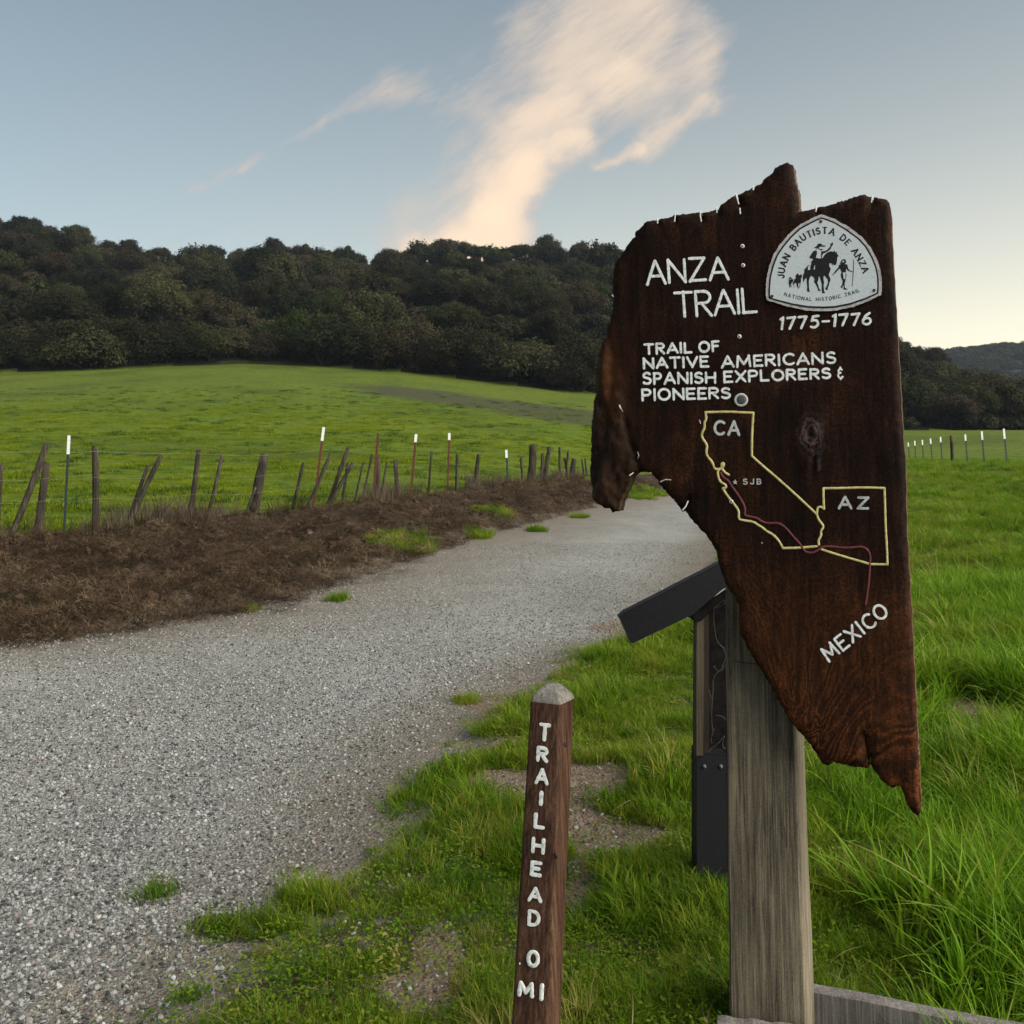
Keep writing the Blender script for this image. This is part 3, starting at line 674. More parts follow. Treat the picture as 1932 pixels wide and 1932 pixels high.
SILVER = paint('silver_plate', (.58, .62, .63), .55, .12, 200); BLACK = paint('black_print', (.012, .010, .010), .6); PALE = paint('flaking_pale_paint', (.52, .49, .47), .9, .4, 120)
STEEL = paint('screw_steel', (.78, .78, .75), .5, .15); RUSTY = paint('rusty_nail_head', (.06, .03, .015)); DARKB = paint('bolt_dark', (.07, .075, .075), .6)

sign = empty('trail_sign', SE, BA)
tag(sign, 'large dark brown rough-edged wooden trail sign with a map, on a grey post', 'sign')
board = link('board', me, board_mat(), sign); tag(board, 'dark stained slab board with broken jagged edges')

def smooth_pts(p, it=2, closed=False):
    for _ in range(it):
        q = [p[0]]
        for a, b in zip(p[:-1], p[1:]):
            q += [(a[0] * .75 + b[0] * .25, a[1] * .75 + b[1] * .25), (a[0] * .25 + b[0] * .75, a[1] * .25 + b[1] * .75)]
        q.append(p[-1]); p = q
    return p
class Brush:
    """rounded painted strokes lying on a face; to3(px, py, out) maps a photo position to the face"""
    def __init__(s, to3, out=.0006, bulge=.0002): s.mb = MB(); s.to3 = to3; s.out = out; s.b = bulge; s.k = 0
    def stroke(s, pts, w, step=None, jit=.12):
        s.k += 1; step = step or max(w * .45, .8); res = [pts[0]]
        for (x0, y0), (x1, y1) in zip(pts[:-1], pts[1:]):
            d = math.hypot(x1 - x0, y1 - y0); k = max(1, int(d / step))
            res += [(x0 + (x1 - x0) * j / k, y0 + (y1 - y0) * j / k) for j in range(1, k + 1)]
        if len(res) < 2: res.append((res[0][0] + .1, res[0][1]))
        rows = []; m = len(res)
        def nrm(i):
            a = res[max(i - 1, 0)]; b = res[min(i + 1, m - 1)]; dx, dy = b[0] - a[0], b[1] - a[1]; l = math.hypot(dx, dy) or 1; return dx / l, dy / l
        prof = ((-1, 0), (-.75, .66), (0, 1), (.75, .66), (1, 0))
        def row(x, y, tx, ty, hw, hh):
            r = []
            for a, hgt in prof:
                r.append(s.to3(x - ty * a * hw, y + tx * a * hw, s.out + (s.k % 7) * .00007 + s.b * hgt * hh))
            return r
        for i, (x, y) in enumerate(res):
            tx, ty = nrm(i); hw = w * .5 * (1 + jit * noise.noise((x * .23, y * .23, s.k)) * 2)
            if i == 0:
                for q in (.95, .7): rows.append(row(x - tx * w * .5 * q, y - ty * w * .5 * q, tx, ty, hw * math.sqrt(1 - q * q), math.sqrt(1 - q * q)))
            rows.append(row(x, y, tx, ty, hw, 1))
            if i == m - 1:
                for q in (.7, .95): rows.append(row(x + tx * w * .5 * q, y + ty * w * .5 * q, tx, ty, hw * math.sqrt(1 - q * q), math.sqrt(1 - q * q)))
        vs = [v for r in rows for v in r]; fs = []
        for i in range(len(rows) - 1):
            for j in range(4): b = i * 5 + j; fs.append((b, b + 5, b + 6, b + 1))
        s.mb.add(vs, fs)
def face3(px, py, out): return bl(px, py, float(bdisp(px, py)) + out)
def arc(cx, cy, rx, ry, a0, a1, n=10):
    return [(cx + rx * math.cos(R(a0 + (a1 - a0) * i / n)), cy + ry * math.sin(R(a0 + (a1 - a0) * i / n))) for i in range(n + 1)]
FONT = {  # width, strokes in a unit box, y up
 'A': (.80, [[(0,0),(.40,1)], [(.40,1),(.80,0)], [(.13,.33),(.67,.33)]]), 'N': (.72, [[(0,0),(0,1)], [(0,1),(.72,0)], [(.72,0),(.72,1)]]),
 'Z': (.68, [[(.02,1),(.68,1)], [(.68,1),(0,0)], [(0,0),(.68,0)]]), 'T': (.70, [[(0,1),(.70,1)], [(.35,1),(.35,0)]]),
 'R': (.60, [[(0,0),(0,1)], [(0,1),(.3,1)] + arc(.32,.76,.26,.24,90,-90) + [(0,.52)], [(.22,.52),(.60,0)]]), 'I': (.05, [[(.02,0),(.02,1)]]),
 'L': (.55, [[(0,1),(0,0)], [(0,0),(.55,0)]]), 'O': (.80, [arc(.40,.5,.40,.5,90,450,22)]), 'F': (.52, [[(0,0),(0,1)], [(0,1),(.52,1)], [(0,.52),(.42,.52)]]),
 'V': (.76, [[(0,1),(.38,0)], [(.38,0),(.76,1)]]), 'E': (.55, [[(.55,1),(0,1)], [(0,1),(0,0)], [(0,0),(.55,0)], [(0,.52),(.45,.52)]]),
 'M': (.92, [[(0,0),(.08,1)], [(.08,1),(.46,.25)], [(.46,.25),(.84,1)], [(.84,1),(.92,0)]]), 'C': (.68, [arc(.42,.5,.42,.5,48,312,16)]),
 'S': (.58, [arc(.30,.75,.27,.25,35,235,10)[:-1] + arc(.28,.26,.30,.26,75,-145,12)]), 'P': (.56, [[(0,0),(0,1)], [(0,1),(.28,1)] + arc(.30,.74,.26,.26,90,-90) + [(0,.48)]]),
 'H': (.70, [[(0,0),(0,1)], [(.70,0),(.70,1)], [(0,.5),(.70,.5)]]), 'X': (.70, [[(0,0),(.70,1)], [(0,1),(.70,0)]]), 'U': (.70, [[(0,1),(0,.35)] + arc(.35,.35,.35,.35,180,360) + [(.70,1)]]),
 'B': (.58, [[(0,0),(0,1)], [(0,1),(.26,1)] + arc(.28,.76,.24,.24,90,-90) + [(0,.52)], [(.26,.52)] + arc(.30,.26,.28,.26,90,-90) + [(0,0)]]),
 'D': (.70, [[(0,0),(0,1)], [(0,1),(.2,1)] + arc(.25,.5,.45,.5,90,-90,14) + [(0,0)]]), 'J': (.45, [[(.45,1),(.45,.25)] + arc(.24,.25,.21,.25,0,-170)]),
 'Y': (.7, [[(0,1),(.35,.5)], [(.7,1),(.35,.5)], [(.35,.5),(.35,0)]]),
 '1': (.16, [[(.16,1),(.12,0)], [(0,.88),(.16,1)]]), '7': (.52, [[(0,.97),(.52,1)], [(.52,1),(.22,0)]]), '5': (.55, [[(.52,1),(.14,.96)], [(.14,.96),(.08,.60)] , [(.08,.60)] + arc(.24,.32,.28,.32,95,-130,12)]),
 '6': (.55, [[(.44,1),(.20,.78),(.04,.42)] + arc(.29,.28,.26,.28,180,540,18)]), '-': (.42, [[(0,.48),(.42,.48)]]), '0': (.70, [arc(.35,.5,.35,.5,90,450,22)]),
 '&': (.55, [arc(.30,.74,.20,.20,35,270,8), arc(.28,.27,.25,.26,88,325,9), [(.30,1.10),(.30,.97)], [(.28,.0),(.28,-.13)]])}
def word(br, text, p0, p1, h0, h1, w, slant=0.0, widths=None):
    """handwritten capitals between two baseline points (photo positions)"""
    sw = w * .36; h0 -= 2 * sw; h1 -= 2 * sw; p0 = (p0[0] + sw * .4, p0[1] - sw); p1 = (p1[0] - sw * .4, p1[1] - sw)
    n = len(text); wd = [(FONT[c][0] if c != ' ' else .35) for c in text]
    L0 = math.hypot(p1[0] - p0[0], p1[1] - p0[1]); h = (h0 + h1) / 2
    gap = (L0 / h - sum(wd)) / max(n - 1, 1); dx, dy = (p1[0] - p0[0]) / L0, (p1[1] - p0[1]) / L0
    if gap < .16:
        k = (L0 / h - .16 * (n - 1)) / sum(wd); gap = .16
    elif gap > .42:
        k = min(1.35, (L0 / h - .36 * (n - 1)) / sum(wd)); gap = (L0 / h - k * sum(wd)) / max(n - 1, 1)
    else: k = 1
    x = 0
    for c, ww in zip(text, wd):
        if c != ' ':
            for st in FONT[c][1]:
                pts = []
                jx, jy = random.uniform(-.02, .02), random.uniform(-.025, .025)
                for a, b in st:
                    q = (x + (a + jx) * k) * h; hh = h0 + (h1 - h0) * (q / L0); yy = (b + jy) * hh
                    pts.append((p0[0] + dx * q + dy * yy + slant * yy, p0[1] + dy * q - dx * yy))
                br.stroke(pts, w * 1.02)
        x += ww * k + gap
def written(name, mat, parent, label, items, out=.0006, bulge=.0002, to3=face3):
    br = Brush(to3, out, bulge)
    for it in items: word(br, *it)
    return tag(br.mb.build(name, mat, parent), label)
f1 = lambda x, y: (1069.1 + .3581 * x, 283 + .3581 * y)
f2 = lambda x, y: (1069.1 + .3581 * x, 880.5 + .3581 * y)
f4 = lambda x, y: (1289.2 + .22786 * x, 723.2 + .22786 * y)
k1 = .3581
written('lettering', WHITE, board, 'white painted words ANZA TRAIL', [('ANZA', f1(424,712), f1(852,684), 133*k1, 124*k1, 5.2, .0), ('TRAIL', f1(578,888), f1(1003,858), 142*k1, 133*k1, 5.2, .0)])
written('lettering', WHITE, board, 'white painted dates 1775-1776', [('1775-1776', f1(1122,950), f1(1604,922), 70*k1, 68*k1, 4.6, .12)])
written('lettering', WHITE, board, 'white painted lines TRAIL OF NATIVE AMERICANS, SPANISH EXPLORERS & PIONEERS',
    [('TRAIL', f1(412,1080), f1(660,1070), 60*k1, 58*k1, 4.5), ('OF', f1(700,1069), f1(806,1062), 60*k1, 58*k1, 4.5),
     ('NATIVE', f1(405,1155), f1(748,1144), 60*k1, 60*k1, 4.5), ('AMERICANS', f1(818,1150), f1(1416,1126), 64*k1, 64*k1, 4.5),
     ('SPANISH', f1(402,1238), f1(783,1230), 66*k1, 60*k1, 4.5), ('EXPLORERS', f1(832,1228), f1(1392,1206), 64*k1, 58*k1, 4.5), ('&', f1(1428,1206), f1(1470,1204), 58*k1, 58*k1, 3.6),
     ('PIONEERS', f1(400,1324), f1(862,1310), 66*k1, 60*k1, 4.5)])
k4 = .22786
written('lettering', DIRTY, board, 'grey-white letters CA', [('CA', f4(256,432), f4(466,436), 122*k4, 125*k4, 5.0)])
written('lettering', DIRTY, board, 'grey-white letters AZ', [('AZ', f4(1288,1042), f4(1534,1042), 110*k4, 104*k4, 4.6)])
written('lettering', DIRTY, board, 'small worn letters SJB', [('SJB', f4(495,838), f4(645,838), 48*k4, 48*k4, 2.0)])
written('lettering', WHITE, board, 'white slanted word MEXICO', [('MEXICO', f2(1382,1030), f2(1700,782), 84*k1, 84*k1, 4.6)])
def lines(name, mat, label, polys, w, out=.0004, jit=.12, it=1):
    br = Brush(face3, out, .0011)
    for p in polys: br.stroke(smooth_pts(p, it) if it else p, w, 2.5, jit)
    return tag(br.mb.build(name, mat, board), label)
lines('map_outline', YEL, 'yellow painted outline of two states', [
    Z4([(185,240),(380,235),(500,242),(580,245)]), Z4([(580,245),(575,320),(568,450),(568,600)]), Z4([(568,600),(620,650),(820,820),(1000,985),(1105,1085)]),
    Z4([(1105,1085),(1120,1130),(1150,1165),(1162,1190),(1138,1220),(1142,1260),(1118,1300),(1122,1335)]), Z4([(1106,1085),(1110,1030),(1140,1020),(1165,1040)]), Z4([(1165,1040),(1160,950),(1160,870)]),
    Z4([(1160,870),(1300,868),(1500,862),(1665,868)]), Z4([(1665,868),(1670,1000),(1675,1200),(1685,1350),(1690,1500)]), Z4([(1690,1500),(1550,1498)]), Z4([(1550,1498),(1400,1455),(1250,1410),(1145,1375)]),
    Z4([(1105,1350),(960,1362),(825,1365)]), Z4([(825,1365),(790,1300),(740,1250),(690,1225),(650,1190),(620,1175),(580,1145),(480,1132),(458,1120),(462,1060),(430,1010),(380,950),(345,900),(328,872)]),
    Z4([(328,868),(358,864),(350,838),(310,820),(290,780),(283,730),(300,710)]), Z4([(300,712),(258,710),(240,650),(195,600),(190,560),(200,510),(155,450),(155,410),(178,370),(175,320),(192,300),(185,240)]),
    Z4([(300,710),(322,690),(312,668),(340,656),(328,695)]), Z4([(322,710),(345,740),(378,758)])], 4.3)
lines('route_line', RED, 'maroon painted route across the map', [Z4([(308,740),(330,780),(375,805),(400,850),(430,890),(465,940),(500,1000),(515,1050),(505,1095),(560,1105),(610,1115),(650,1145),(700,1160),(780,1155),(830,1180),(870,1220),(910,1270),(960,1320),(990,1370),(1020,1400),(1070,1405),(1110,1385),(1150,1352),(1220,1350),(1320,1362),(1400,1360),(1480,1350),(1530,1380),(1550,1430),(1545,1500),(1540,1600),(1530,1700),(1510,1830)])], 4.0, .0011)
def disc(mb, c, r, h, to=face3, n=14, squash=1.0):
    cx, cy = c; vs = [to(cx, cy, h)]; fs = []
    for ring, (q, hh) in enumerate(((.75, h), (1, h * .6), (1.0, -.002))):
        vs += [to(cx + r * q * math.cos(6.2832 * i / n), cy + r * q * math.sin(6.2832 * i / n), hh) for i in range(n)]
    for i in range(n): fs.append((0, 1 + (i + 1) % n, 1 + i))
    for k in range(2):
        for i in range(n): a = 1 + k * n + i; b = 1 + k * n + (i + 1) % n; fs.append((a, b, b + n, a + n))
    mb.add(vs, fs)
for c in (f1(927,507), f1(930,608), f1(911,983), f1(868,1852)):
    mb = MB(); disc(mb, c, 3.9, .0022); o = mb.build('screw', STEEL, board)
    mb = MB(); 
    for a, b in (((-2, -1.6), (2, 1.6)), ((-1.6, 2), (1.6, -2))):
        br = Brush(face3, .0023, .0003); br.stroke([(c[0] + a[0], c[1] + a[1]), (c[0] + b[0], c[1] + b[1])], 1.3); mb.add(br.mb.v, br.mb.f)
    # the slot is part of the screw's mesh, in dark paint
    o2 = o.data; base_v = len(o2.vertices)
    me2 = mesh('screw', [tuple(v.co) for v in o2.vertices] + mb.v, [tuple(p.vertices) for p in o2.polygons] + [tuple(base_v + i for i in f) for f in mb.f])
    me2.materials.append(STEEL); me2.materials.append(BLACK); nf = len(o2.polygons)
    for p in me2.polygons: p.material_index = 1 if p.index >= nf else 0
    o.data = me2
mb = MB(); disc(mb, f1(920,1317), 9.0, .004); tag(mb.build('bolt', DARKB, board), 'dark recessed bolt head')
br = Brush(face3, .0012, .002); cx, cy = f1(920,1317); br.stroke([(cx + 10.8 * math.cos(a), cy + 10.4 * math.sin(a)) for a in np.linspace(0, 6.35, 26)], 4.6, 2); tag(br.mb.build('painted_ring', DIRTY, board), 'pale ring round the bolt')
def flat(pts, out, to=None, thick=None, base=0.0):
    """flat raised piece from a photo outline on the board"""
    to = to or (lambda x, y, o: bl(x, y, o)); n = len(pts)
    from mathutils.geometry import tessellate_polygon
    tri = tessellate_polygon([[Vector((x, y, 0)) for x, y in pts]])
    vs = [to(x, y, out) for x, y in pts]; fs = []
    for t in tri:
        a, b, c = (Vector(vs[i]) for i in t); fs.append(t if (b - a).cross(c - a).y < 0 else tuple(reversed(t)))
    vs += [to(x, y, base) for x, y in pts]
    for i in range(n): j = (i + 1) % n; fs.append((i, j, j + n, i + n))
    return vs, fs
def flats(name, polys, out, mat, parent, label=None, base=0.0):
    mb = MB()
    for p in polys: mb.add(*flat(p, out, base=base))
    return tag(mb.build(name, mat, parent, smooth=False), label)
star = []
sx0, sy0 = f4(430, 818)
for i in range(10): a = -math.pi / 2 + i * math.pi / 5; r_ = 5.0 if i % 2 == 0 else 2.1; star.append((sx0 + r_ * math.cos(a), sy0 + r_ * math.sin(a)))
flats('painted_star', [star], .003, DIRTY, board)
# white gouges where the bare wood shows
br = Brush(face3, .0006, .0006)
for p in (Z1([(240,765),(246,772)]), Z1([(495,1748),(520,1736),(548,1738)]), Z1([(700,1424),(706,1440)]), Z2([(1028,400),(1030,403)]), Z1([(283,1345),(300,1395),(312,1440)])[:2], Z1([(372,1592),(380,1612),(368,1630)]), Z1([(335,1715),(352,1700)])):
    br = Brush(face3, .0006, .0006); br.stroke(p, 2.0); br.mb.build('wood_nick_or_sky_slit', PALE, board)

SKY_SLIT = paint('painted_sky_slit', (.82, .80, .74), .8, .1)  # pale strokes painted in for bright sky showing through the board's slits
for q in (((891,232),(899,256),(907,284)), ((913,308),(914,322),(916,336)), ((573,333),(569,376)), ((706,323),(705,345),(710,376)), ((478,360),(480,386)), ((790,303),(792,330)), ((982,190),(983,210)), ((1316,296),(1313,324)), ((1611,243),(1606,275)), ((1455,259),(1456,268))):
    br = Brush(face3, .0012, .0006); br.stroke(Z1(list(q)), 2.3); br.mb.build('wood_nick_or_sky_slit', SKY_SLIT, board)
br = Brush(face3, .0012, .0006); br.stroke(Z2([(640,182),(628,210),(612,228)]), 2.4); br.mb.build('wood_nick_or_sky_slit', SKY_SLIT, board)
# emblem plate
plate = Z3([(925,235),(1010,262),(1100,300),(1250,390),(1400,500),(1500,610),(1580,750),(1630,880),(1652,1000),(1656,1100),(1650,1198),(1640,1210),(1500,1275),(1300,1345),(1100,1385),(950,1392),(750,1385),(550,1350),(380,1305),(262,1272),(250,1255),(250,1150),(262,1000),(300,850),(350,720),(430,600),(530,480),(650,370),(780,300),(860,260)])
pcx = sum(p[0] for p in plate) / len(plate); pcy = sum(p[1] for p in plate) / len(plate)
def grow(pts, px_):
    return [(x + (x - pcx) / math.hypot(x - pcx, y - pcy) * px_, y + (y - pcy) / math.hypot(x - pcx, y - pcy) * px_) for x, y in pts]
rim = rough_line(grow(plate, 6.4), 3, 1.1, 5)
emb = tag(flats('emblem_plate', [rim], .0055, PALE, sign, base=-.004), 'silver arched metal emblem of the historic trail on the board')
flats('border', [grow(plate, 1.0)], .0063, BLACK, emb, base=.003)
flats('face', [grow(plate, -2.4)], .0071, SILVER, emb, base=.004)
to_e = lambda x, y, o: bl(x, y, .0072 + o)
def along(path, text, h, w, gap, start=0.0, serif=False):
    P_ = smooth_pts(path, 2); S_ = [0]
    for a, b in zip(P_[:-1], P_[1:]): S_.append(S_[-1] + math.hypot(b[0] - a[0], b[1] - a[1]))
    wd = [(FONT[c][0] if c != ' ' else .45) for c in text]; tot_ = sum(wd) * h; g = (S_[-1] - tot_) / (len(text) - 1)
    pos = 0; br = Brush(to_e, .0001, .0002)
    for c, ww in zip(text, wd):
        mid_ = pos + ww * h / 2; qx_ = np.interp(mid_, S_, [p[0] for p in P_]); qy_ = np.interp(mid_, S_, [p[1] for p in P_])
        q1 = [np.interp(mid_ - h * .5, S_, [p[i] for p in P_]) for i in (0, 1)]; q2 = [np.interp(mid_ + h * .5, S_, [p[i] for p in P_]) for i in (0, 1)]
        l = math.hypot(q2[0] - q1[0], q2[1] - q1[1]); tx, ty = (q2[0] - q1[0]) / l, (q2[1] - q1[1]) / l
        if c != ' ':
            def tr(a, b): a = (a - ww / 2) * h; b = b * h; return (qx_ + tx * a + ty * b, qy_ + ty * a - tx * b)
            for st in FONT[c][1]:
                heavy = serif and not (len(st) == 2 and abs(st[0][0] - st[-1][0]) > .3 and abs(st[0][1] - st[-1][1]) < .15)
                br.stroke([tr(*p) for p in st], w * (1.25 if heavy else .75), jit=0)
                if serif and len(st) == 2 and heavy:
                    for e_ in st:
                        if e_[1] in (0, 1) and c in 'AITNU': br.stroke([tr(e_[0] - .13, e_[1]), tr(e_[0] + .13, e_[1])], w * .6, jit=0)
        pos += ww * h + g
    return br.mb
kz = .1465
arcp = Z3([(445,1010),(445,985),(455,880),(510,750),(590,640),(660,560),(735,500),(860,450),(950,432),(1050,445),(1130,490),(1205,540),(1265,610),(1340,700),(1400,800),(1440,880),(1462,945)])
along(arcp, 'JUAN BAUTISTA DE ANZA', 76 * kz, 2.2, .2, serif=True).build('lettering', BLACK, emb)
along(Z3([(445,1236),(600,1282),(770,1304),(930,1304),(1060,1290),(1180,1262),(1300,1232),(1418,1184)]), 'NATIONAL HISTORIC TRAIL', 42 * kz, 1.45, .2).build('lettering', BLACK, emb)
horse = [(740,600),(790,520),(850,450),(930,400),(1010,380),(1085,400),(1115,340),(1140,400),(1170,430),(1195,370),(1200,450),(1225,490),(1255,545),(1215,560),(1205,680),(1180,800),(1140,825),(1100,815),(1085,770),(1070,820),(1035,810),(1035,770),(960,760),(950,860),(990,910),(1000,960),(970,1050),(945,1100),(945,1160),(985,1250),(995,1310),(960,1390),(940,1480),(910,1550),(905,1610),(880,1630),(830,1590),(830,1550),(865,1530),(890,1450),(915,1370),(905,1280),(850,1220),(800,1160),(770,1190),(770,1290),(790,1380),(775,1450),(780,1560),(790,1660),(825,1720),(760,1730),(720,1700),(725,1660),(710,1600),(715,1460),(690,1340),(660,1250),(640,1180),(615,1200),(605,1300),(570,1380),(600,1470),(625,1570),(685,1640),(640,1660),(595,1640),(580,1570),(530,1450),(465,1370),(480,1280),(470,1230),(375,1160),(330,1230),(300,1320),(300,1480),(310,1590),(328,1685),(280,1685),(235,1640),(245,1560),(240,1450),(228,1340),(225,1240),(180,1260),(150,1330),(130,1385),(110,1300),(105,1180),(120,1120),(150,1080),(155,960),(215,900),(270,840),(310,815),(270,900),(265,980),(345,980),(345,860),(385,770),(360,740),(440,630),(330,600),(315,570),(380,470),(440,375),(540,350),(560,400),(555,480),(520,590),(690,618),(700,370),(760,380),(830,365),(890,330),(960,260),(1000,190),(985,130),(1020,140),(1050,85),(1080,120),(1070,180),(1030,230),(1000,300),(930,370),(820,430),(770,450),(730,510),(712,600)]
hat = [(470,265),(560,205),(570,190),(580,150),(640,130),(710,140),(725,185),(790,195),(855,212),(800,235),(700,225),(640,245),(610,280),(560,275),(500,275)]
beard = [(600,275),(660,310),(700,300),(735,310),(730,350),(690,345),(630,320),(585,290)]
tail_ = [(596,272),(560,310),(510,338),(540,300)]
man = [(1300,760),(1340,680),(1400,628),(1470,640),(1500,710),(1480,760),(1450,790),(1530,805),(1550,870),(1570,950),(1610,990),(1720,1035),(1715,1055),(1620,1025),(1550,1000),(1500,930),(1485,1050),(1510,1150),(1490,1260),(1470,1340),(1445,1420),(1455,1550),(1545,1605),(1500,1615),(1410,1600),(1420,1520),(1400,1460),(1375,1520),(1390,1560),(1360,1560),(1320,1520),(1370,1440),(1385,1330),(1340,1220),(1320,1130),(1350,1050),(1325,990),(1295,930),(1210,1010),(1190,1050),(1120,1100),(1060,1150),(1040,1145),(1090,1095),(1140,1020),(1250,900),(1265,820),(1320,800)]
staff = [(1730,650),(1748,650),(1738,1030),(1704,1500),(1688,1500),(1718,1030)]
rid = [(640,1250),(640,1160),(740,1100),(745,920),(800,850),(850,790),(900,860),(960,920),(1010,860),(1090,870),(1110,1050),(1050,1050),(1050,1180),(1045,1280),(1010,1380),(1020,1480),(970,1630),(940,1600),(990,1450),(970,1370),(920,1350),(900,1420),(890,1560),(935,1670),(890,1675),(850,1590),(800,1540),(790,1420),(740,1350),(680,1370),(650,1440),(640,1530),(675,1600),(640,1605),(620,1500),(610,1400),(580,1470),(565,1400),(610,1320)]
man2 = [(430,985),(470,1030),(490,1080),(540,1110),(580,1170),(620,1110),(590,1180),(600,1250),(600,1310),(500,1350),(480,1500),(495,1590),(455,1590),(450,1400),(430,1450),(430,1620),(390,1620),(370,1500),(340,1400),(335,1260),(355,1190),(335,1120),(380,1050),(400,1010)]
flats('printed_figure', [ZA(horse), ZA(hat), ZA(beard), ZA(tail_)], .0075, BLACK, emb, 'black silhouette of a waving rider in a broad hat on a horse', base=.006)
flats('printed_figure', [ZA(man), ZA(staff)], .0075, BLACK, emb, 'black silhouette of a walking figure with a staff', base=.006)
flats('printed_figure', [ZB(rid)], .0075, BLACK, emb, 'small black silhouette of a distant rider', base=.006)
flats('printed_figure', [ZB(man2)], .0075, BLACK, emb, 'smallest black silhouette of a rider', base=.006)
for hp in (ZA([(455,965),(490,965),(500,830),(475,860)]), ZA([(1390,1065),(1480,1060),(1470,1270),(1420,1270)]), ZA([(1420,665),(1345,740),(1372,735),(1392,700),(1400,740),(1425,740)]), ZB([(370,1135),(490,1130),(480,1155),(375,1155)])): flats('printed_highlight', [hp], .0078, SILVER, emb, base=.006)
for c in ((918,283), (1603,1168), (291,1244)):
    mb = MB(); disc(mb, Z3([c])[0], 2.9, .0022, to_e); mb.build('rivet', RUSTY, emb)

# post of the sign
def wood_mat(name, stops, gs=1.0, rough=.85, top=None):
    m = Mat(name, rough, .2); v = m.co('Object', scale=(1, 1, .022))
    g = m.noise(210 * gs, 5, .7, v, .15); g2 = m.noise(60 * gs, 4, .65, m.co('Object', scale=(1, 1, .05)), .5); b = m.noise(7, 5, .65, m.co('Object', scale=(1, 1, .35)))
    f = m.math('ADD', m.math('MULTIPLY', g, .55), m.math('ADD', m.math('MULTIPLY', g2, .3), m.math('MULTIPLY', b, .35)))
    f = m.math('ADD', f, m.math('MULTIPLY', m.math('SUBTRACT', m.noise(260, 3, .7), .5), .22)); c = m.ramp(f, stops)
    if top:
        s_ = m.n('ShaderNodeSeparateXYZ'); m.l(m.co('Object'), s_.inputs[0])
        c = m.mix(m.gray(m.math('ADD', s_.outputs[2], m.math('MULTIPLY', m.math('SUBTRACT', m.noise(60, 3, .6, m.co('Object', scale=(1, 1, .2))), .5), .04)), top[0], top[0] + .012), c, m.ramp(m.noise(80, 5, .7), [(.3, top[1]), (.7, top[2])]))
    m.base(c); m.bump(m.math('ADD', f, m.math('MULTIPLY', m.noise(180, 3, .7, v), .5)), .7, .004); return m.m
POSTM = wood_mat('weathered_grey_post', [(.46, (.040, .030, .020)), (.57, (.11, .088, .062)), (.67, (.205, .165, .11)), (.80, (.32, .275, .20))])
def bdl(px, py, depth): u, v = bp(px, py, depth); return u, v
pd = BT + .004; PTH = .145
u0b, zb = bdl(1376, 1960, pd); u1b, _ = bdl(1524, 1960, pd); u0t, zt = bdl(1368, 1120, pd); u1t, _ = bdl(1499, 1380, pd)
u1t = u1b + (u1t - u1b) * 1.2
z_t = bdl(1450, 520, pd)[1]
vs = []; rings_ = 14
for i in range(rings_ + 1):
    t = i / rings_; z = -.35 + (z_t + .35) * t; a = u0b + (u0t - u0b) * (z - zb) / (zt - zb); b = u1b + (u1t - u1b) * (z - zb) / (zt - zb); c = .006
    wv = .0012 * math.sin(i * 2.1)
    vs += [(a + c + wv, pd, z), (b - c + wv, pd, z), (b + wv, pd + c, z), (b + wv, pd + PTH - c, z), (b - c, pd + PTH, z), (a + c, pd + PTH, z), (a + wv, pd + PTH - c, z), (a + wv, pd + c, z)]
fs = [tuple(range(7, -1, -1)), tuple(range(rings_ * 8, rings_ * 8 + 8))]
for i in range(rings_):
    for k in range(8): fs.append((i * 8 + k, i * 8 + (k + 1) % 8, (i + 1) * 8 + (k + 1) % 8, (i + 1) * 8 + k))
post = link('post', mesh('post', vs, fs, False), POSTM, sign); tag(post, 'thick weathered grey square timber post')
def post3(x, y, o): u, v = bp(x, y, pd); return Vector((u, pd - o, v))
for x0, y0, x1, y1, w in ((1384,1247,1438,1254,1.6), (1480,1560,1484,1600,.9), (1405,1500,1405,1560,.8), (1440,1700,1443,1760,.8), (1465,1830,1466,1890,.8)): br = Brush(post3, .0003, .0004); br.stroke([(x0, y0), ((x0 + x1) / 2, (y0 + y1) / 2 + .6), (x1, y1)], w); br.mb.build('crack', BLACK, post)

# ------------------------------------------------------------------ short marker post
MK = wood_mat('stained_brown_marker', [(.45, (.008, .004, .003)), (.56, (.042, .017, .009)), (.66, (.085, .042, .022)), (.80, (.17, .10, .055))], .8, .75)
MKT = wood_mat('weathered_end_grain', [(.4, (.05, .042, .036)), (.58, (.16, .14, .12)), (.8, (.34, .31, .28))], .6, .9)
def wpt(px, py, y): return at(px, py, y)
DT, DB = 2.50, 2.36
tl, tr_ = wpt(999.5, 1322, DT), wpt(1084.6, 1319, DT + .030); tc_ = wpt(1057, 1334, DT - .034)
b_l, b_r = wpt(960, 1990, DB), wpt(1057, 1990, DB + .025); b_c = wpt(1036, 1990, DB - .034)
def fr(c, l, r): back_ = l + (r - c); return [l, c, r, back_]
top_r, bot_r = fr(tc_, tl, tr_), fr(b_c, b_l, b_r)
zt_ = (tl.z + tr_.z) / 2
mk = empty('marker_post', ((b_l + b_r) / 2).to_tuple()[:2] + (0,)); mo = Vector(mk.location)
def ringp(t, q=1.0, rad=.10):
    cs = [bot_r[i].lerp(top_r[i], t) for i in range(4)]; cen_ = (cs[0] + cs[1] + cs[2] + cs[3]) / 4; out = []
    zz = cen_.z
    for i in range(4):
        c = cs[i]; p, n_ = cs[i - 1], cs[(i + 1) % 4]
        for k, a in ((p, rad), (c, 0), (n_, rad)):
            v = c.lerp(k, a) if k is not c else c.lerp(cen_, rad * .42)
            v = cen_ + (v - cen_) * q; v.z = zz; out.append(v - mo)
    return out
vs = []; nR = 12; ts = [-.35, -.2] + [i / 16 for i in range(17)]
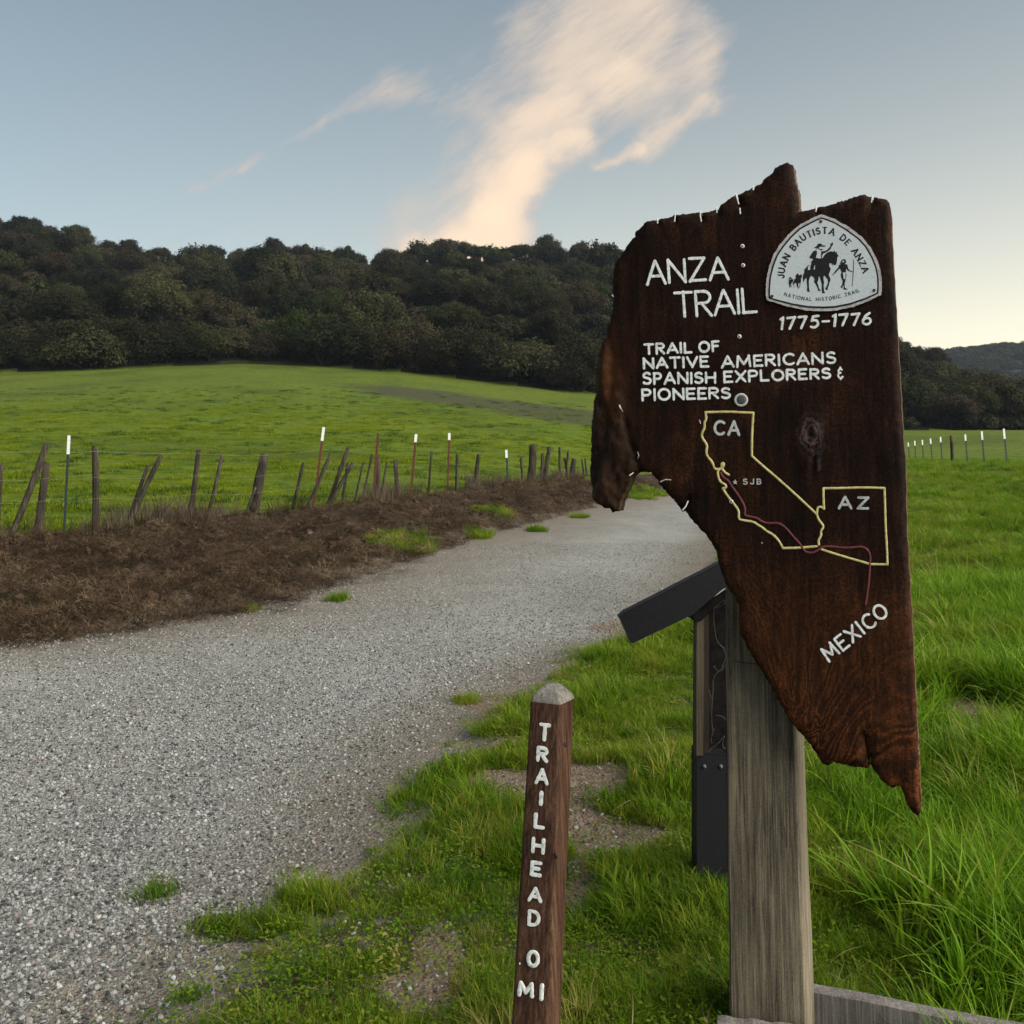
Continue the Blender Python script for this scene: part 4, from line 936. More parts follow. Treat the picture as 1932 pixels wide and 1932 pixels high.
for t in ts: vs += ringp(t)
fs = [tuple(range(nR - 1, -1, -1))]
for i in range(len(ts) - 1):
    for k in range(nR): fs.append((i * nR + k, i * nR + (k + 1) % nR, (i + 1) * nR + (k + 1) % nR, (i + 1) * nR + k))
b0 = len(vs) - nR; lastr = ringp(1.0); capz = (wpt(1046, 1292, DT).z - zt_)
mm = mesh('marker_post', vs, fs); mm.materials.append(MK)
shaft = link('shaft', mm, MK, mk); 
vs = []; fs = []; prof = [(1.0, -.0005), (.985, .10), (.93, .28), (.78, .52), (.55, .78), (.30, .95), (.12, 1.0)]
for q, h in prof:
    for v in lastr:
        c = sum((Vector(x) for x in lastr), Vector()) / nR; p = c + (Vector(v) - c) * q; p.z += capz * h + .002 * noise.noise(p * 60); vs.append(p)
for i in range(len(prof) - 1):
    for k in range(nR): fs.append((i * nR + k, i * nR + (k + 1) % nR, (i + 1) * nR + (k + 1) % nR, (i + 1) * nR + k))
fs.append(tuple((len(prof) - 1) * nR + k for k in range(nR)))
tag(link('weathered_top', mesh('weathered_top', vs, fs), MKT, mk), 'grey weathered rounded end grain')
tag(mk, 'short leaning brown wooden post lettered TRAILHEAD 0 MI by the trail edge', 'marker post')
for cc in ((1060.5, 1468), (1042, 1612)):
    pass
fn_ = (tc_ - tl).cross(b_l - tl).normalized()
if fn_.y > 0: fn_ = -fn_
def mk3(x, y, o):
    d = ray(x, y); e = Vector((0, 0, EYE)); t = (tl - e).dot(fn_) / d.dot(fn_); return e + d * t + fn_ * (o + .0006) - mo
f5 = lambda x, y: (849 + .3653 * x, 1226.3 + .3653 * y)
k5 = .3653
br = Brush(mk3, .0006, .0003)
for c, xa, ya, xb, h, w in (('T',462,466,514,92,5.6),('R',450,574,504,80,5.4),('A',442,690,506,84,5.2),('I',466,802,472,76,6.0),('L',436,918,486,80,5.6),('H',424,1046,486,82,5.4),('E',418,1164,470,78,5.6),('A',405,1296,474,78,5.2),('D',404,1422,462,84,5.2),('O',398,1634,458,90,6.0),('M',352,1786,430,80,6.2),('I',468,1808,472,88,6.6)):
    w *= 1.3; p0, p1 = f5(xa, ya), f5(xb, ya + (xb - xa) * .12); p0 = (p0[0] + w * .25, p0[1] - w * .3); p1 = (p1[0] - w * .25, p1[1] - w * .3); h -= w / k5 * .8; L0 = math.hypot(p1[0] - p0[0], p1[1] - p0[1]); hh = h * k5; k = L0 / max(FONT[c][0] * hh, .1) if c != 'I' else 1
    for st in FONT[c][1]: br.stroke([(p0[0] + (a * k * hh) * (p1[0] - p0[0]) / L0 + b * hh * .06, p0[1] + (a * k * hh) * (p1[1] - p0[1]) / L0 - b * hh) for a, b in st], w)
    if c == 'D' or c == 'O' or (c == 'I' and ya > 1700):
        MKW = bpy.data.materials.get('white_marker_paint') or paint('white_marker_paint', (.68, .68, .64))
        tag(br.mb.build('lettering', MKW, mk), {'D': 'white painted vertical word TRAILHEAD', 'O': 'white painted 0', 'I': 'white painted MI'}[c]); br = Brush(mk3, .0006, .0014)
br.stroke([f5(361,1616), f5(361,1622)], 2.4); br.mb.build('paint_dot', MKW, mk)
# knots on the side of the marker
sn_ = (tr_ - tc_).cross(b_c - tc_).normalized(); sn_ = -sn_ if sn_.y > 0 else sn_
def mks(x, y, o):
    d = ray(x, y); e = Vector((0, 0, EYE)); t = (tc_ - e).dot(sn_) / d.dot(sn_); return e + d * t + sn_ * (o + .0004) - mo
KN = paint('dark_knot', (.02, .008, .008)); br = Brush(mks, .0002, .0006); br.stroke([(1065, 1402), (1066, 1408)], 4.2); br.mb.build('knot', KN, mk)
br = Brush(mk3, .0002, .0006); br.stroke([(1046.5, 1611), (1050, 1618)], 5.2); br.mb.build('knot', KN, mk)

# ------------------------------------------------------------------ dark display stand behind the sign
def prism(poly, y, thick, slope=0.0):
    fr_ = [at(px, py, y + slope * (px - poly[0][0])) for px, py in poly]; cen_ = sum(fr_, Vector()) / len(fr_); n = len(fr_)
    from mathutils.geometry import tessellate_polygon
    tri = tessellate_polygon([[Vector((p.x, p.z, 0)) for p in fr_]])
    bk2 = [p + Vector((0, thick, 0)) for p in fr_]; vs = fr_ + bk2; fs = []
    for t in tri:
        a, b, c = (fr_[i] for i in t); t = t if (b - a).cross(c - a).y < 0 else tuple(reversed(t)); fs += [t, tuple(i + n for i in reversed(t))]
    for i in range(n): j = (i + 1) % n; fs.append((j, i, i + n, j + n))
    return vs, fs
SD = 3.45
st = empty('display_stand', (at(1344, 1650, SD).x, SD + .05, 0)); so_ = Vector(st.location)
tag(st, 'dark steel stand with a slanted panel and cobwebbed box, half hidden behind the sign post', 'display stand')
DSTEEL = Mat('dark_steel', .6, .15); DSTEEL.base(DSTEEL.ramp(DSTEEL.noise(120, 5, .7), [(.3, (.006, .006, .007)), (.7, (.014, .0135, .016))])); DSTEEL.bump(DSTEEL.noise(200, 3, .6), .2, .001); DSTEEL = DSTEEL.m
DK = Mat('black_recess', .9, .1); DK.base(DK.ramp(DK.noise(30, 5, .7), [(.35, (.003, .0025, .003)), (.7, (.014, .010, .009))])); DK = DK.m
WS = wood_mat('pale_wood_strip', [(.4, (.02, .015, .009)), (.6, (.065, .050, .030)), (.8, (.12, .10, .06))])
def pp(name, poly, y, th_, mat, label=None):
    v, f = prism(poly, y, th_); o = link(name, mesh(name, [Vector(p) - so_ for p in v], f, False), mat, st); tag(o, label)
    bv = o.modifiers.new('bevel', 'BEVEL'); bv.width = .002; bv.segments = 2; bv.limit_method = 'ANGLE'; return o
q3 = lambda x, y: (1163.4 + .2279 * x, 1037.7 + .2279 * y)
pp('slanted_panel', [q3(20,555), q3(60,520), q3(840,118), q3(1200,-40), q3(1200,230), q3(905,300), q3(640,530), q3(140,768), q3(118,762)], SD - .06, .05, DSTEEL, 'dark grey slanted steel panel end')
pz = H1(st.location.x, SD)
pp('leg', [(1316,1424), (1372.5,1424), (1372.5,2010), (1316,2010)], SD, .10, DSTEEL, 'square dark steel post')
pp('box_lid', [q3(645,528), q3(905,312), q3(1000,240), q3(1000,330), q3(905,372), q3(700,585), q3(645,600)], SD - .03, .11, DK)
pp('lid_edge', [q3(796,384), q3(908,308), q3(911,316), q3(800,391)], SD - .034, .003, paint('bare_metal_edge', (.75, .75, .72), .3))
pp('back_plate', [q3(760,470), q3(1000,300), q3(1000,1700), q3(700,1700), q3(700,600)], SD + .07, .02, DK)
pp('side_board', [q3(665,598), q3(722,560), q3(722,1700), q3(665,1700)], SD - .012, .07, WS, 'pale weathered wood side of the box')
pp('inner_board', [q3(723,565), q3(762,530), q3(770,1690), q3(723,1690)], SD + .02, .05, wood_mat('brown_inner_board', [(.4, (.008, .006, .004)), (.7, (.03, .022, .015))]))
for bx_, by_ in ((1329,1446), (1360,1446)):
    mb = MB(); c_ = at(bx_, by_, SD - .002) - so_
    mb.tube([c_ + Vector((0, .004, 0)), c_ - Vector((0, .006, 0))], [.0075, .0055], 6); mb.build('bolt_head', paint('dull_bolt', (.10, .10, .10), .5), st)
mb = MB(); webs = [[(900,420),(860,430),(800,490),(810,640),(830,760),(900,820)], [(940,830),(925,900),(880,980),(815,1030),(800,1100),(790,1300),(785,1420),(800,1500)], [(830,760),(870,800),(915,860),(860,1000)], [(760,1160),(775,1180),(770,1300)],
        [(820,1370),(870,1370),(905,1410)], [(745,1690),(800,1630),(850,1590),(895,1540)], [(895,1540),(870,1620),(905,1650)], [(800,960),(850,1010),(880,985)], [(790,1600),(780,1560),(800,1480)], [(790,480),(850,470),(900,440)]]
for w_ in webs:
    for k in range(2): mb.tube([at(*q3(x + random.uniform(-12, 12) * k, y + random.uniform(-12, 12) * k), SD - .01 + random.uniform(0, .03)) - so_ for x, y in smooth_pts(w_, 1)], .00045 if k == 0 else .0003, 4)
tag(mb.build('cobweb', paint('cobweb_grey', (.10, .09, .085), .9), st), 'torn grey cobweb strands'); bpy.data.objects['cobweb']['kind'] = 'stuff'

# ------------------------------------------------------------------ low timber edging at the foot of the sign
EDG = wood_mat('weathered_edging', [(.42, (.045, .038, .034)), (.58, (.12, .105, .095)), (.78, (.27, .24, .22))], .7)
def plank(p0, p1, z0, z1, th_, label):
    o = empty('edging_board', ((p0 + p1) / 2).to_tuple()); d = (p1 - p0); d.z = 0; d.normalize(); n_ = Vector((-d.y, d.x, 0)) * th_
    if n_.y < 0: n_ = -n_
    bpy.data.objects.remove(o); mb = MB(); ks = 12; c0 = (p0 + p1) / 2; c0.z = z0
    for i in range(ks + 1):
        p = p0.lerp(p1, i / ks); w = .0025 * math.sin(i * 1.9)
        for q, z in ((0, z0), (0, z1 - .004), (.12, z1), (.88, z1), (1, z1 - .004), (1, z0)): v = p + n_ * q - c0; v.z = z + w * (z > z0) - z0; mb.v.append(tuple(v))
    for i in range(ks):
        for k in range(6): a = i * 6 + k; b = i * 6 + (k + 1) % 6; mb.f.append((a, b, b + 6, a + 6))
    mb.f += [tuple(range(5, -1, -1)), tuple(ks * 6 + k for k in range(6))]
    ob = mb.build('edging_board', EDG, None, False); ob.location = c0
    return tag(ob, label, 'edging board', 'low timber edging boards')
e0, e1 = ground(1500, 1864, .16), ground(1912, 1941, .16)
g0 = e0; dirx = (e1 - e0).normalized()
plank(e0, e0 + dirx * 1.9, -.2, .16, .042, 'grey timber edging board running right from the sign post into the grass')
h0, h1 = ground(1353, 1931, .16), ground(1560, 1956, .16)
plank(h0, h1, -.2, .16, .042, 'grey timber edging board crossing in front of the sign post base')
# ------------------------------------------------------------------ fences
FW = wood_mat('old_fence_wood', [(.46, (.008, .006, .005)), (.58, (.030, .023, .016)), (.74, (.095, .075, .055))], .35, .95)
TP_G = paint('green_post_paint', (.030, .045, .040), .6, .3, 30); TP_R = paint('rusty_post', (.12, .038, .022), .8, .5, 30); TIP = paint('white_tip_paint', (.80, .80, .76), .6, .15, 30)
WIRE = paint('galvanised_wire', (.20, .22, .16), .6, .2)
def woodpost(par, b, t, r, seed, label=None):
    rd = random.Random(seed); n = 8; pts = []; L0 = (t - b); rings = 7; vs = []; fs = []
    ax = L0.normalized(); s = ax.cross(Vector((0, 1, 0))).normalized(); f = ax.cross(s)
    sh = [rd.uniform(.78, 1.15) for _ in range(n)]; bend = rd.uniform(-.5, .5) * r
    for i in range(rings + 1):
        q = i / rings; c = b - ax * .3 + (L0 + ax * .3) * q + s * bend * math.sin(q * 3.1)
        for k in range(n):
            a = 6.2832 * k / n; rr_ = r * sh[k] * (1.08 - .2 * q) * (1 + .09 * rd.uniform(-1, 1)); e = r * rd.uniform(-.5, .5) if i == rings else 0
            vs.append(c + (s * math.cos(a) + f * math.sin(a)) * rr_ + ax * e)
    for i in range(rings):
        for k in range(n): fs.append((i * n + k, i * n + (k + 1) % n, (i + 1) * n + (k + 1) % n, (i + 1) * n + k))
    fs += [tuple(range(n - 1, -1, -1)), tuple(rings * n + k for k in range(n))]
    return tag(link('wooden_post', mesh('wooden_post', vs, fs), FW, par), label)
def tpost(par, b, t, w, mat, tip, label=None):
    """steel T-section post with studs; the painted tip is a part of its own"""
    ax = (t - b).normalized(); s = Vector((1, 0, 0)); s = (s - ax * s.dot(ax)).normalized(); f = ax.cross(s)
    T_ = [(-1, 0), (1, 0), (1, .35), (.2, .35), (.2, 1.5), (-.2, 1.5), (-.2, .35), (-1, .35)]
    def seg(name, p, q, m, grow_=1.0, par_=par):
        mb = MB(); 
        vs = [x + (s * a + f * c) * w * grow_ for x in (p, q) for a, c in T_]; n = 8
        mb.add(vs, [tuple(range(7, -1, -1)), tuple(range(8, 16))] + [(k, (k + 1) % n, n + (k + 1) % n, n + k) for k in range(n)])
        if name != 'painted_tip':
            L_ = (q - p).length; k = .12
            while k < L_ - .05:
                c = p + ax * k; mb.add([c + s * a * w * .3 - f * g_ * w * .5 + ax * h for h in (-.008, .008) for a, g_ in ((-1, 0), (1, 0), (1, 1), (-1, 1))],
                                       [(0, 1, 2, 3), (7, 6, 5, 4), (0, 4, 5, 1), (2, 6, 7, 3), (1, 5, 6, 2), (0, 3, 7, 4)]); k += .12
        return mb.build(name, m, par_, False)
    tl_ = (t - b).length; q = t - ax * (tl_ * tip) if tip else t
    o = tag(seg('metal_post', b - ax * .3, q, mat), label)
    if tip: seg('painted_tip', q, t, TIP, 1.12, o)
    return o
def xform(*pts): return pts
Lf = empty('wire_fence', (0, 0, 0)); tag(Lf, 'old leaning wire fence on the dirt bank left of the trail, wooden and steel posts', 'fence')
Rf = empty('wire_fence', (0, 0, 0)); tag(Rf, 'straight wire fence of white-tipped steel posts in the grass right of the sign', 'fence')
# base x, base y, top x, top y, width px
WOOD = [(-6,1016,2,877,7),(17,1018,88.8,836.5,9.5),(71.6,1018,88,873,10.5),(179,1000,179,843.6,10),(242,988,279.5,878,7),(246,988,303,861,7.5),(358,984,375,850,8),(390,974,418.7,859,6),
        (481,968,499.4,859,16),(463,972,482,920,5),(553,960,572,873,5),(581,960,623.5,857,6),(620.5,953.6,657.8,843.6,7),(622.5,953,666,874,7),(644.7,952.6,655.8,873,5),(670,947.6,686,872,2.6),(681,947.6,701.8,857.7,4),
        (708,943,713,860.8,7),(716.3,943.6,729.5,873.9,3.6),(748.6,941.6,746.2,867.8,7),(808.7,932,814.8,850,3.6),(861.5,922.8,862.7,855.6,5.5),(899.8,913.7,904,857.9,6.5),(986.4,912.6,983,863.6,4),
        (999.4,912.6,1005.8,840.8,12),(1020,900,1023.6,854.5,5),(1029,897.8,1037.2,843,7),(1057.8,895.5,1056,844,4),(1068,893,1071.9,851,4),(1070.7,893,1065,864.7,4),(1083.3,904.6,1083.7,867,9),(1101.5,904.6,1097.4,865.9,3.2),(1108,902,1104,864.7,3)]
for i, (bx, by, tx, ty, w) in enumerate(WOOD):
    d = dpt(bx) + (.1 if i % 2 else .25); b = at(bx, by, d); b.z = min(b.z, H1(b.x, b.y) + .05); t = at(tx, ty, d + .02 * (tx - bx) / 10)
    woodpost(Lf, b, t, w * 1.32 * d / F / 2, i, 'thick split wooden post' if w > 11 else None)
TS = [(120.5,1010,130,821.4,2.4,TP_G,.19,'white-tipped dark green steel post'),(591.6,958.6,610.8,806,2.2,TP_R,.17,'leaning rust-red steel post with white tip'),(704,943.6,713.3,817.4,2.4,TP_R,0,'rust-red steel post without a painted tip'),
      (774.5,936.5,785.2,819,2.2,TP_R,.13,None),(844,928.5,847.9,816.9,2.0,TP_R,.12,None),(958,911.4,955.2,848.8,2.0,TP_G,.24,None)]
tops = []
for bx, by, tx, ty, w, m, tip, lb in TS:
    d = dpt(bx); b = at(bx, by, d); b.z = min(b.z, H1(b.x, b.y) + .05); t = at(tx, ty, d); tpost(Lf, b, t, w * d / F, m, tip, lb); tops.append((b, t))
def strand(par, pts, sag=.03, r=.0018):
    mb = MB(); q = []
    for a, b in zip(pts[:-1], pts[1:]):
        n = 6
        for i in range(n): t = i / n; p = a.lerp(b, t); p.z -= sag * 4 * t * (1 - t); q.append(p)
    q.append(pts[-1]); mb.tube(q, r, 4); return mb.build('wire', WIRE, par)
wp = [(-60, 849), (88, 851), (179, 851.5), (375, 855), (500, 859), (604, 848), (711, 846), (783, 848), (846, 850), (955, 856), (1005, 858), (1060, 860), (1150, 864)]
strand(Lf, [at(x, y, dpt(x)) for x, y in wp], .02)
for fz in (.68, .42):
    strand(Lf, [at(x, 850 + (y - 850) + (np.interp(x, [-60, 120, 600, 850, 1100, 1150], [170, 160, 108, 78, 50, 46])) * (1 - fz), dpt(x)) for x, y in wp], .03, .0013)
RS = [(1900.4,877.2,1893.9,808.9,2.5,.28),(1857.8,881.3,1852.4,813.8,2.3,.24),(1825.7,877.2,1821.2,819.5,2.1,.21),(1777.7,874,1774.5,824.4,1.9,.2),(1758.9,873.2,1755.6,827.6,1.8,.22),
      (1742.6,870.7,1740.1,830,1.7,.24),(1727.6,869.9,1726,831.7,1.6,.24),(1715.9,867.5,1713.5,834.9,1.5,.24),(1706,866.5,1704.5,838,1.4,.24),(1697.5,865.5,1696.5,840.5,1.3,.24),(1690,864.6,1689,842.5,1.2,.24),(1950,884,1942,800,2.8,.2)]
rt = []
for bx, by, tx, ty, w, tip in RS:
    d = 1.45 * F / (by - ty); b = at(bx, by, d); zz = H1(b.x, b.y); t = at(tx, ty, d); b.z = min(b.z, zz + .05); tpost(Rf, b, t, w * d / F * .62, TP_G, tip); rt.append((bx, b, t))
d = 1.42 * F / (878.9 - 822.7); b = at(1796.3, 878.9, d); b.z = min(b.z, H1(b.x, b.y) + .05); woodpost(Rf, b, at(1794.3, 822.7, d), 6 * d / F / 2, 77, 'single wooden post among the steel ones')
rt.sort(key=lambda q: q[0])
for fz in (.80, .55, .3): strand(Rf, [b.lerp(t, fz) for _, b, t in rt], .02, .003)

# ------------------------------------------------------------------ fallen twig at the grass edge
mb = MB(); tw = [(1083,1274),(1100,1266),(1115,1262),(1128,1260),(1140,1262),(1152,1257)]
mb.tube([Vector(ground(x, y, .05)) + Vector((0, 0, .02 * math.sin(i))) for i, (x, y) in enumerate(tw)], [.006, .011, .013, .010, .008, .004], 6)
o = mb.build('fallen_branch', paint('dry_branch', (.22, .15, .09), .9, .5, 40)); tag(o, 'thin pale fallen branch lying on the grass at the trail edge', 'branch')
mb = MB(); mb.tube([at(1050, 940, 20.0) + Vector((0, 0, .0)) , at(1078, 934, 21.2)], .02, 5)

# ------------------------------------------------------------------ grass, litter, gravel
def keep_mask(x, y, m, k=1.0): return rng.random(len(x)) < m * k
lawn = [blades('lawn_tuft', 90, .085, h, .0042, GRASS, 3, .7, .0, .55, s) for s, h in ((1, .075), (2, .10), (3, .055), (4, .085))]
cover = [leaves('ground_leaves', 120, .10, .035, .0065, GRASS, s) for s in (1, 2)]
tall = [blades('tall_tuft', 30, .08, h, .0095, TALL, 5, .70, .0, .6, s, .5) for s, h in ((11, .22), (12, .30), (13, .18), (14, .25))]
mid = [blades('meadow_tuft', 60, .20, h, .013, MEADOW, 3, .8, .0, .7, s) for s, h in ((21, .20), (22, .27), (23, .16))]
past = [blades('pasture_tuft', 60, .32, h, .016, PASTURE, 2, .8, .0, .6, s) for s, h in ((31, .09), (32, .13), (33, .07))]
lit = [blades('litter', 60, .13, .035, .0048, DRY, 3, 1.8, .6, .2, s) for s in (41, 42, 43)]
weed = [blades('dry_weed', 42, .16, .55, .010, STALK, 3, .35, .0, .6, s) for s in (51, 52, 53)]
def verge_ok(x, y): return x > xr(y) - .6
# short grass near the posts
x, y = rand_pts(30000, 1.9, 9.5, power=1.0); g, dm_, bb, _ = masks(x, y); n_ = fbm(x * 3, y * 3, 61)
e = x - xr(y); tallm = ss(.9, 1.6, (x - np.interp(y, [1.5, 2.5, 4, 6, 9], [.75, .82, 1.15, 1.9, 3.0])) + .9 + (n_ - .5) * .8)
k = (rng.random(len(x)) < g ** 1.5 * (.3 + .8 * n_) * (1 - .8 * tallm)) & (x > xr(y) - 1.6); x, y = x[k], y[k]
p, r_ = put(x, y, -.01, .22); g2, _, b2, _ = masks(x, y)
clump = fbm(x * 2.0, y * 2.0, 62, 3); sc = np.clip(.42 + 2.7 * (clump - .32), .4, 2.1) * rng.uniform(.75, 1.2, len(x)) * (.4 + .6 * g2)
scatter('grass', p, r_, sc, lawn, 'short bright green grass in clumps between the trail and the sign', 'grass')
x, y = rand_pts(4200, 1.9, 8, power=1.0); g, _, bb, _ = masks(x, y); k = (rng.random(len(x)) < .75 * g + .12 * bb) & (x > xr(y) - .9) & (x < xr(y) + 5); x, y = x[k], y[k]
p, r_ = put(x, y, 0, .15); scatter('ground_cover', p, r_, rng.uniform(.6, 1.3, len(x)), cover, 'low leafy ground cover among the short grass', 'ground cover')
# tall grass right of the sign
x, y = rand_pts(17000, 2.1, 11, 980, 2300, power=1.0); g, _, bb, _ = masks(x, y); n_ = fbm(x * 3, y * 3, 61)
tallm = ss(.9, 1.6, (x - np.interp(y, [1.5, 2.5, 4, 6, 9], [.75, .82, 1.15, 1.9, 3.0])) + .9 + (n_ - .5) * .8)
k = (rng.random(len(x)) < g * tallm * (.75 + .4 * n_)); x, y = x[k], y[k]
p, r_ = put(x, y, -.01, .30); sc = np.clip(.4 + 1.3 * (fbm(x * 1.3, y * 1.3, 63) - .2), .4, 1.3) * rng.uniform(.7, 1.15, len(x))
sc = sc * np.where((x < .95) & (y < 3.0), .62, 1.0)
scatter('tall_grass', p, r_, sc, tall, 'tall bending green grass blades right of the sign post', 'grass')
# meadow beyond, right of the trail
x, y = rand_pts(26000, 7.5, 70, 1150, 2250, power=.75); g, _, bb, _ = masks(x, y)
k = (x > xr(y) + .3) & (rng.random(len(x)) < g); x, y = x[k], y[k]
p, r_ = put(x, y, -.02, .2); sc = np.clip(.35 + 1.3 * (fbm(x * .8, y * .8, 64) - .2), .35, 1.3) * rng.uniform(.7, 1.2, len(x)) * np.interp(y, [7, 20, 50, 70], [1, 1, .8, .55])
scatter('meadow_grass', p, r_, sc, mid, 'rough green meadow grass sloping up to the right fence', 'grass')
# pasture behind the left fence
x, y = rand_pts(30000, 13.5, 85, -150, 1500, power=.95); t_ = (xl(y) - x) / np.maximum(xl(y) - xc(y), .3)
k = (t_ > 1.01) & (rng.random(len(x)) < (1 - .6 * ss(55, 85, y))); x, y = x[k], y[k]
p, r_ = put(x, y, -.02, .1); sc = np.clip(.2 + 2.4 * (fbm(x * .55, y * .9, 65) - .3), .25, 1.7) * rng.uniform(.7, 1.2, len(x))
scatter('pasture_grass', p, r_, sc, past, 'short bright pasture grass behind the leaning fence', 'grass')
x, y = rand_pts(3800, 13.5, 95, -150, 1500, power=.8); t_ = (xl(y) - x) / np.maximum(xl(y) - xc(y), .3)
k = (t_ > 1.01) & (fbm(x * .35, y * .6, 75) > .5); x, y = x[k], y[k]; p, r_ = put(x, y, -.02, .1)
tus = [blades('tussock', 70, .34, .17, .016, DARKG, 2, .8, .0, .6, s) for s in (81, 82)]
scatter('tussocks', p, r_, rng.uniform(.5, 1.3, len(x)), tus, 'darker green tussocks dotted over the pasture', 'grass')
x, y = rand_pts(5200, 1.9, 9, power=1.0); g, _, bb, _ = masks(x, y); k = (x > xr(y) - .4) & (rng.random(len(x)) < .1 + .35 * g) & (fbm(x * 1.5, y * 1.5, 76) > .47); x, y = x[k], y[k]
p, r_ = put(x, y, .01, .35); dgr = [blades('dead_blade', 9, .10, .07, .0042, STRAW, 4, 1.6, .5, .2, s) for s in (91, 92)]
scatter('dead_grass', p, r_, rng.uniform(.25, .8, len(x)), dgr, 'pale dead blades scattered through the short grass', 'grass')
x, y = rand_pts(9000, 5, 45, -260, 1330, power=1.2); t_ = (xl(y) - x) / np.maximum(xl(y) - xc(y), .3); k = (t_ > .04) & (t_ < 1.02); x, y = x[k], y[k]
p, r_ = put(x, y, 0, .6); clods = []
for s_ in range(4):
    bm = bmesh.new(); bmesh.ops.create_icosphere(bm, subdivisions=2, radius=.5); rr2 = random.Random(s_)
    for v in bm.verts: v.co = v.co * (1 + .5 * noise.noise(v.co * 3 + Vector((s_, 0, 0)))) * Vector((1.2, .9, .6)).length * .6; v.co.z *= .6
    me_ = bpy.data.meshes.new('clod'); bm.to_mesh(me_); bm.free(); me_.materials.append(CLOD); clods.append(bpy.data.objects.new('clod', me_))
scatter('soil_clods', p, r_, .03 + .13 * rng.random(len(x)) ** 3, clods, 'brown clods of earth on the dirt bank', 'clods')
# litter on the bank and its thin green patches
x, y = rand_pts(50000, 5, 45, -260, 1330, power=1.1); g, dm_, _, _ = masks(x, y); t_ = (xl(y) - x) / np.maximum(xl(y) - xc(y), .3)
k = (t_ > -.05) & (t_ < 1.08) & (rng.random(len(x)) < .9); x, y = x[k], y[k]
p, r_ = put(x, y, .0, .45); scatter('dead_litter', p, r_, rng.uniform(.5, 1.5, len(x)), lit, 'dead brown stems and raked litter covering the dirt bank', 'litter')
x, y = rand_pts(60000, 4.5, 42, -150, 1330, power=1.1); gg = np.maximum(blob(x, y, GREEN), blob(x, y, GREENB) * .7) * (.4 + fbm(x * 4, y * 4, 67)); t_ = (xl(y) - x) / np.maximum(xl(y) - xc(y), .3)
k = (rng.random(len(x)) < np.where(t_ < 1, ss(.25, .7, gg), 0)) & (x < xr(y)); x, y = x[k], y[k]
p, r_ = put(x, y, -.01, .2); scatter('verge_grass', p, r_, rng.uniform(.5, 1.2, len(x)) * np.interp(y, [4, 12, 30], [.8, 1.1, 1.6]), lawn[:2], 'small green grass patches along the left trail edge', 'grass')
# dry weeds at the fence
wx, wy = [], []
for px, n, sp_ in ((205, 10, 40), (285, 16, 55), (400, 14, 40), (360, 8, 30), (530, 5, 30), (700, 14, 28), (730, 8, 20), (890, 14, 40), (940, 22, 40), (1000, 16, 30), (1050, 30, 40), (1090, 22, 30), (780, 6, 40), (60, 3, 60)):
    for _ in range(n):
        q = px + random.gauss(0, sp_ * .5); d = dpt(q) + random.uniform(-.5, .6); P_ = at(q, 950, d); wx.append(P_.x); wy.append(P_.y)
wx, wy = np.array(wx), np.array(wy); p, r_ = put(wx, wy, -.03, .12)
scatter('dry_weeds', p, r_, rng.uniform(.35, 1.0, len(wx)), weed, 'thin dry weeds standing at the foot of the leaning fence', 'weeds')
# gravel
def stone(seed):
    bm = bmesh.new(); bmesh.ops.create_icosphere(bm, subdivisions=1, radius=.5); r = random.Random(seed); s = Vector((r.uniform(.8, 1.3), r.uniform(.7, 1.0), r.uniform(.45, .75)))
    for v in bm.verts: v.co = Vector(v.co * s) * (1 + r.uniform(-.22, .22))
    me = bpy.data.meshes.new('stone'); bm.to_mesh(me); bm.free(); me.materials.append(STONE); return bpy.data.objects.new('stone', me)
stones = [stone(s) for s in range(6)]
def gravel(n, y0, y1, s0, s1, power, edge=.6):
    x, y = rand_pts(n, y0, y1, -160, 1400, power); L_, R_ = xl(y), xr(y); g, dm_, bb, c = masks(x, y)
    w = c ** .6 * .88 + .12
    w = np.maximum(w, bb * .10); k = (x > L_ - .1) & ((x < R_ + .5) | (bb > .3)) & (rng.random(len(x)) < w * (1 - .9 * g) * (.35 + .9 * fbm(x * 1.2, y * 1.2, 71))); x, y = x[k], y[k]
    s = s0 + (s1 - s0) * rng.random(len(x)) ** 3.6; p, r_ = put(x, y, 0, .5); p[:, 2] += s * .12; return p, r_, s
p, r_, s = gravel(420000, 2.1, 17.0, .0045, .020, 1.6)
scatter('gravel', p, r_, s, stones, 'loose grey gravel stones on the trail', 'gravel')

# ------------------------------------------------------------------ trees
def crown_mat():
    m = Mat('oak_foliage', .9, .12); oi = m.n('ShaderNodeObjectInfo')
    c = m.ramp(oi.outputs['Random'], [(0, (.006, .007, .003)), (.15, (.014, .017, .005)), (.35, (.026, .020, .010)), (.5, (.009, .011, .004)), (.65, (.030, .033, .010)), (.8, (.038, .030, .018)), (.93, (.042, .043, .018)), (1, (.020, .030, .006))])
    sh = m.attr('shade').outputs['Fac']
    c = m.mix(1, c, m.ramp(sh, [(0, (.55, .55, .55)), (1, (1.5, 1.45, 1.3))]), 'MULTIPLY'); m.base(c)
    tr = m.n('ShaderNodeBsdfTranslucent'); m.l(c, tr.inputs[0]); mx = m.n('ShaderNodeMixShader'); mx.inputs[0].default_value = .18
    m.l(m.b.outputs[0], mx.inputs[1]); m.l(tr.outputs[0], mx.inputs[2]); m.l(mx.outputs[0], m.out.inputs[0]); return m.m
LEAF = crown_mat(); BARKM = Mat('oak_bark', .95, .1); BARKM.base(BARKM.ramp(BARKM.noise(3, 5, .7), [(.3, (.006, .005, .004)), (.7, (.020, .016, .013))])); BARKM = BARKM.m
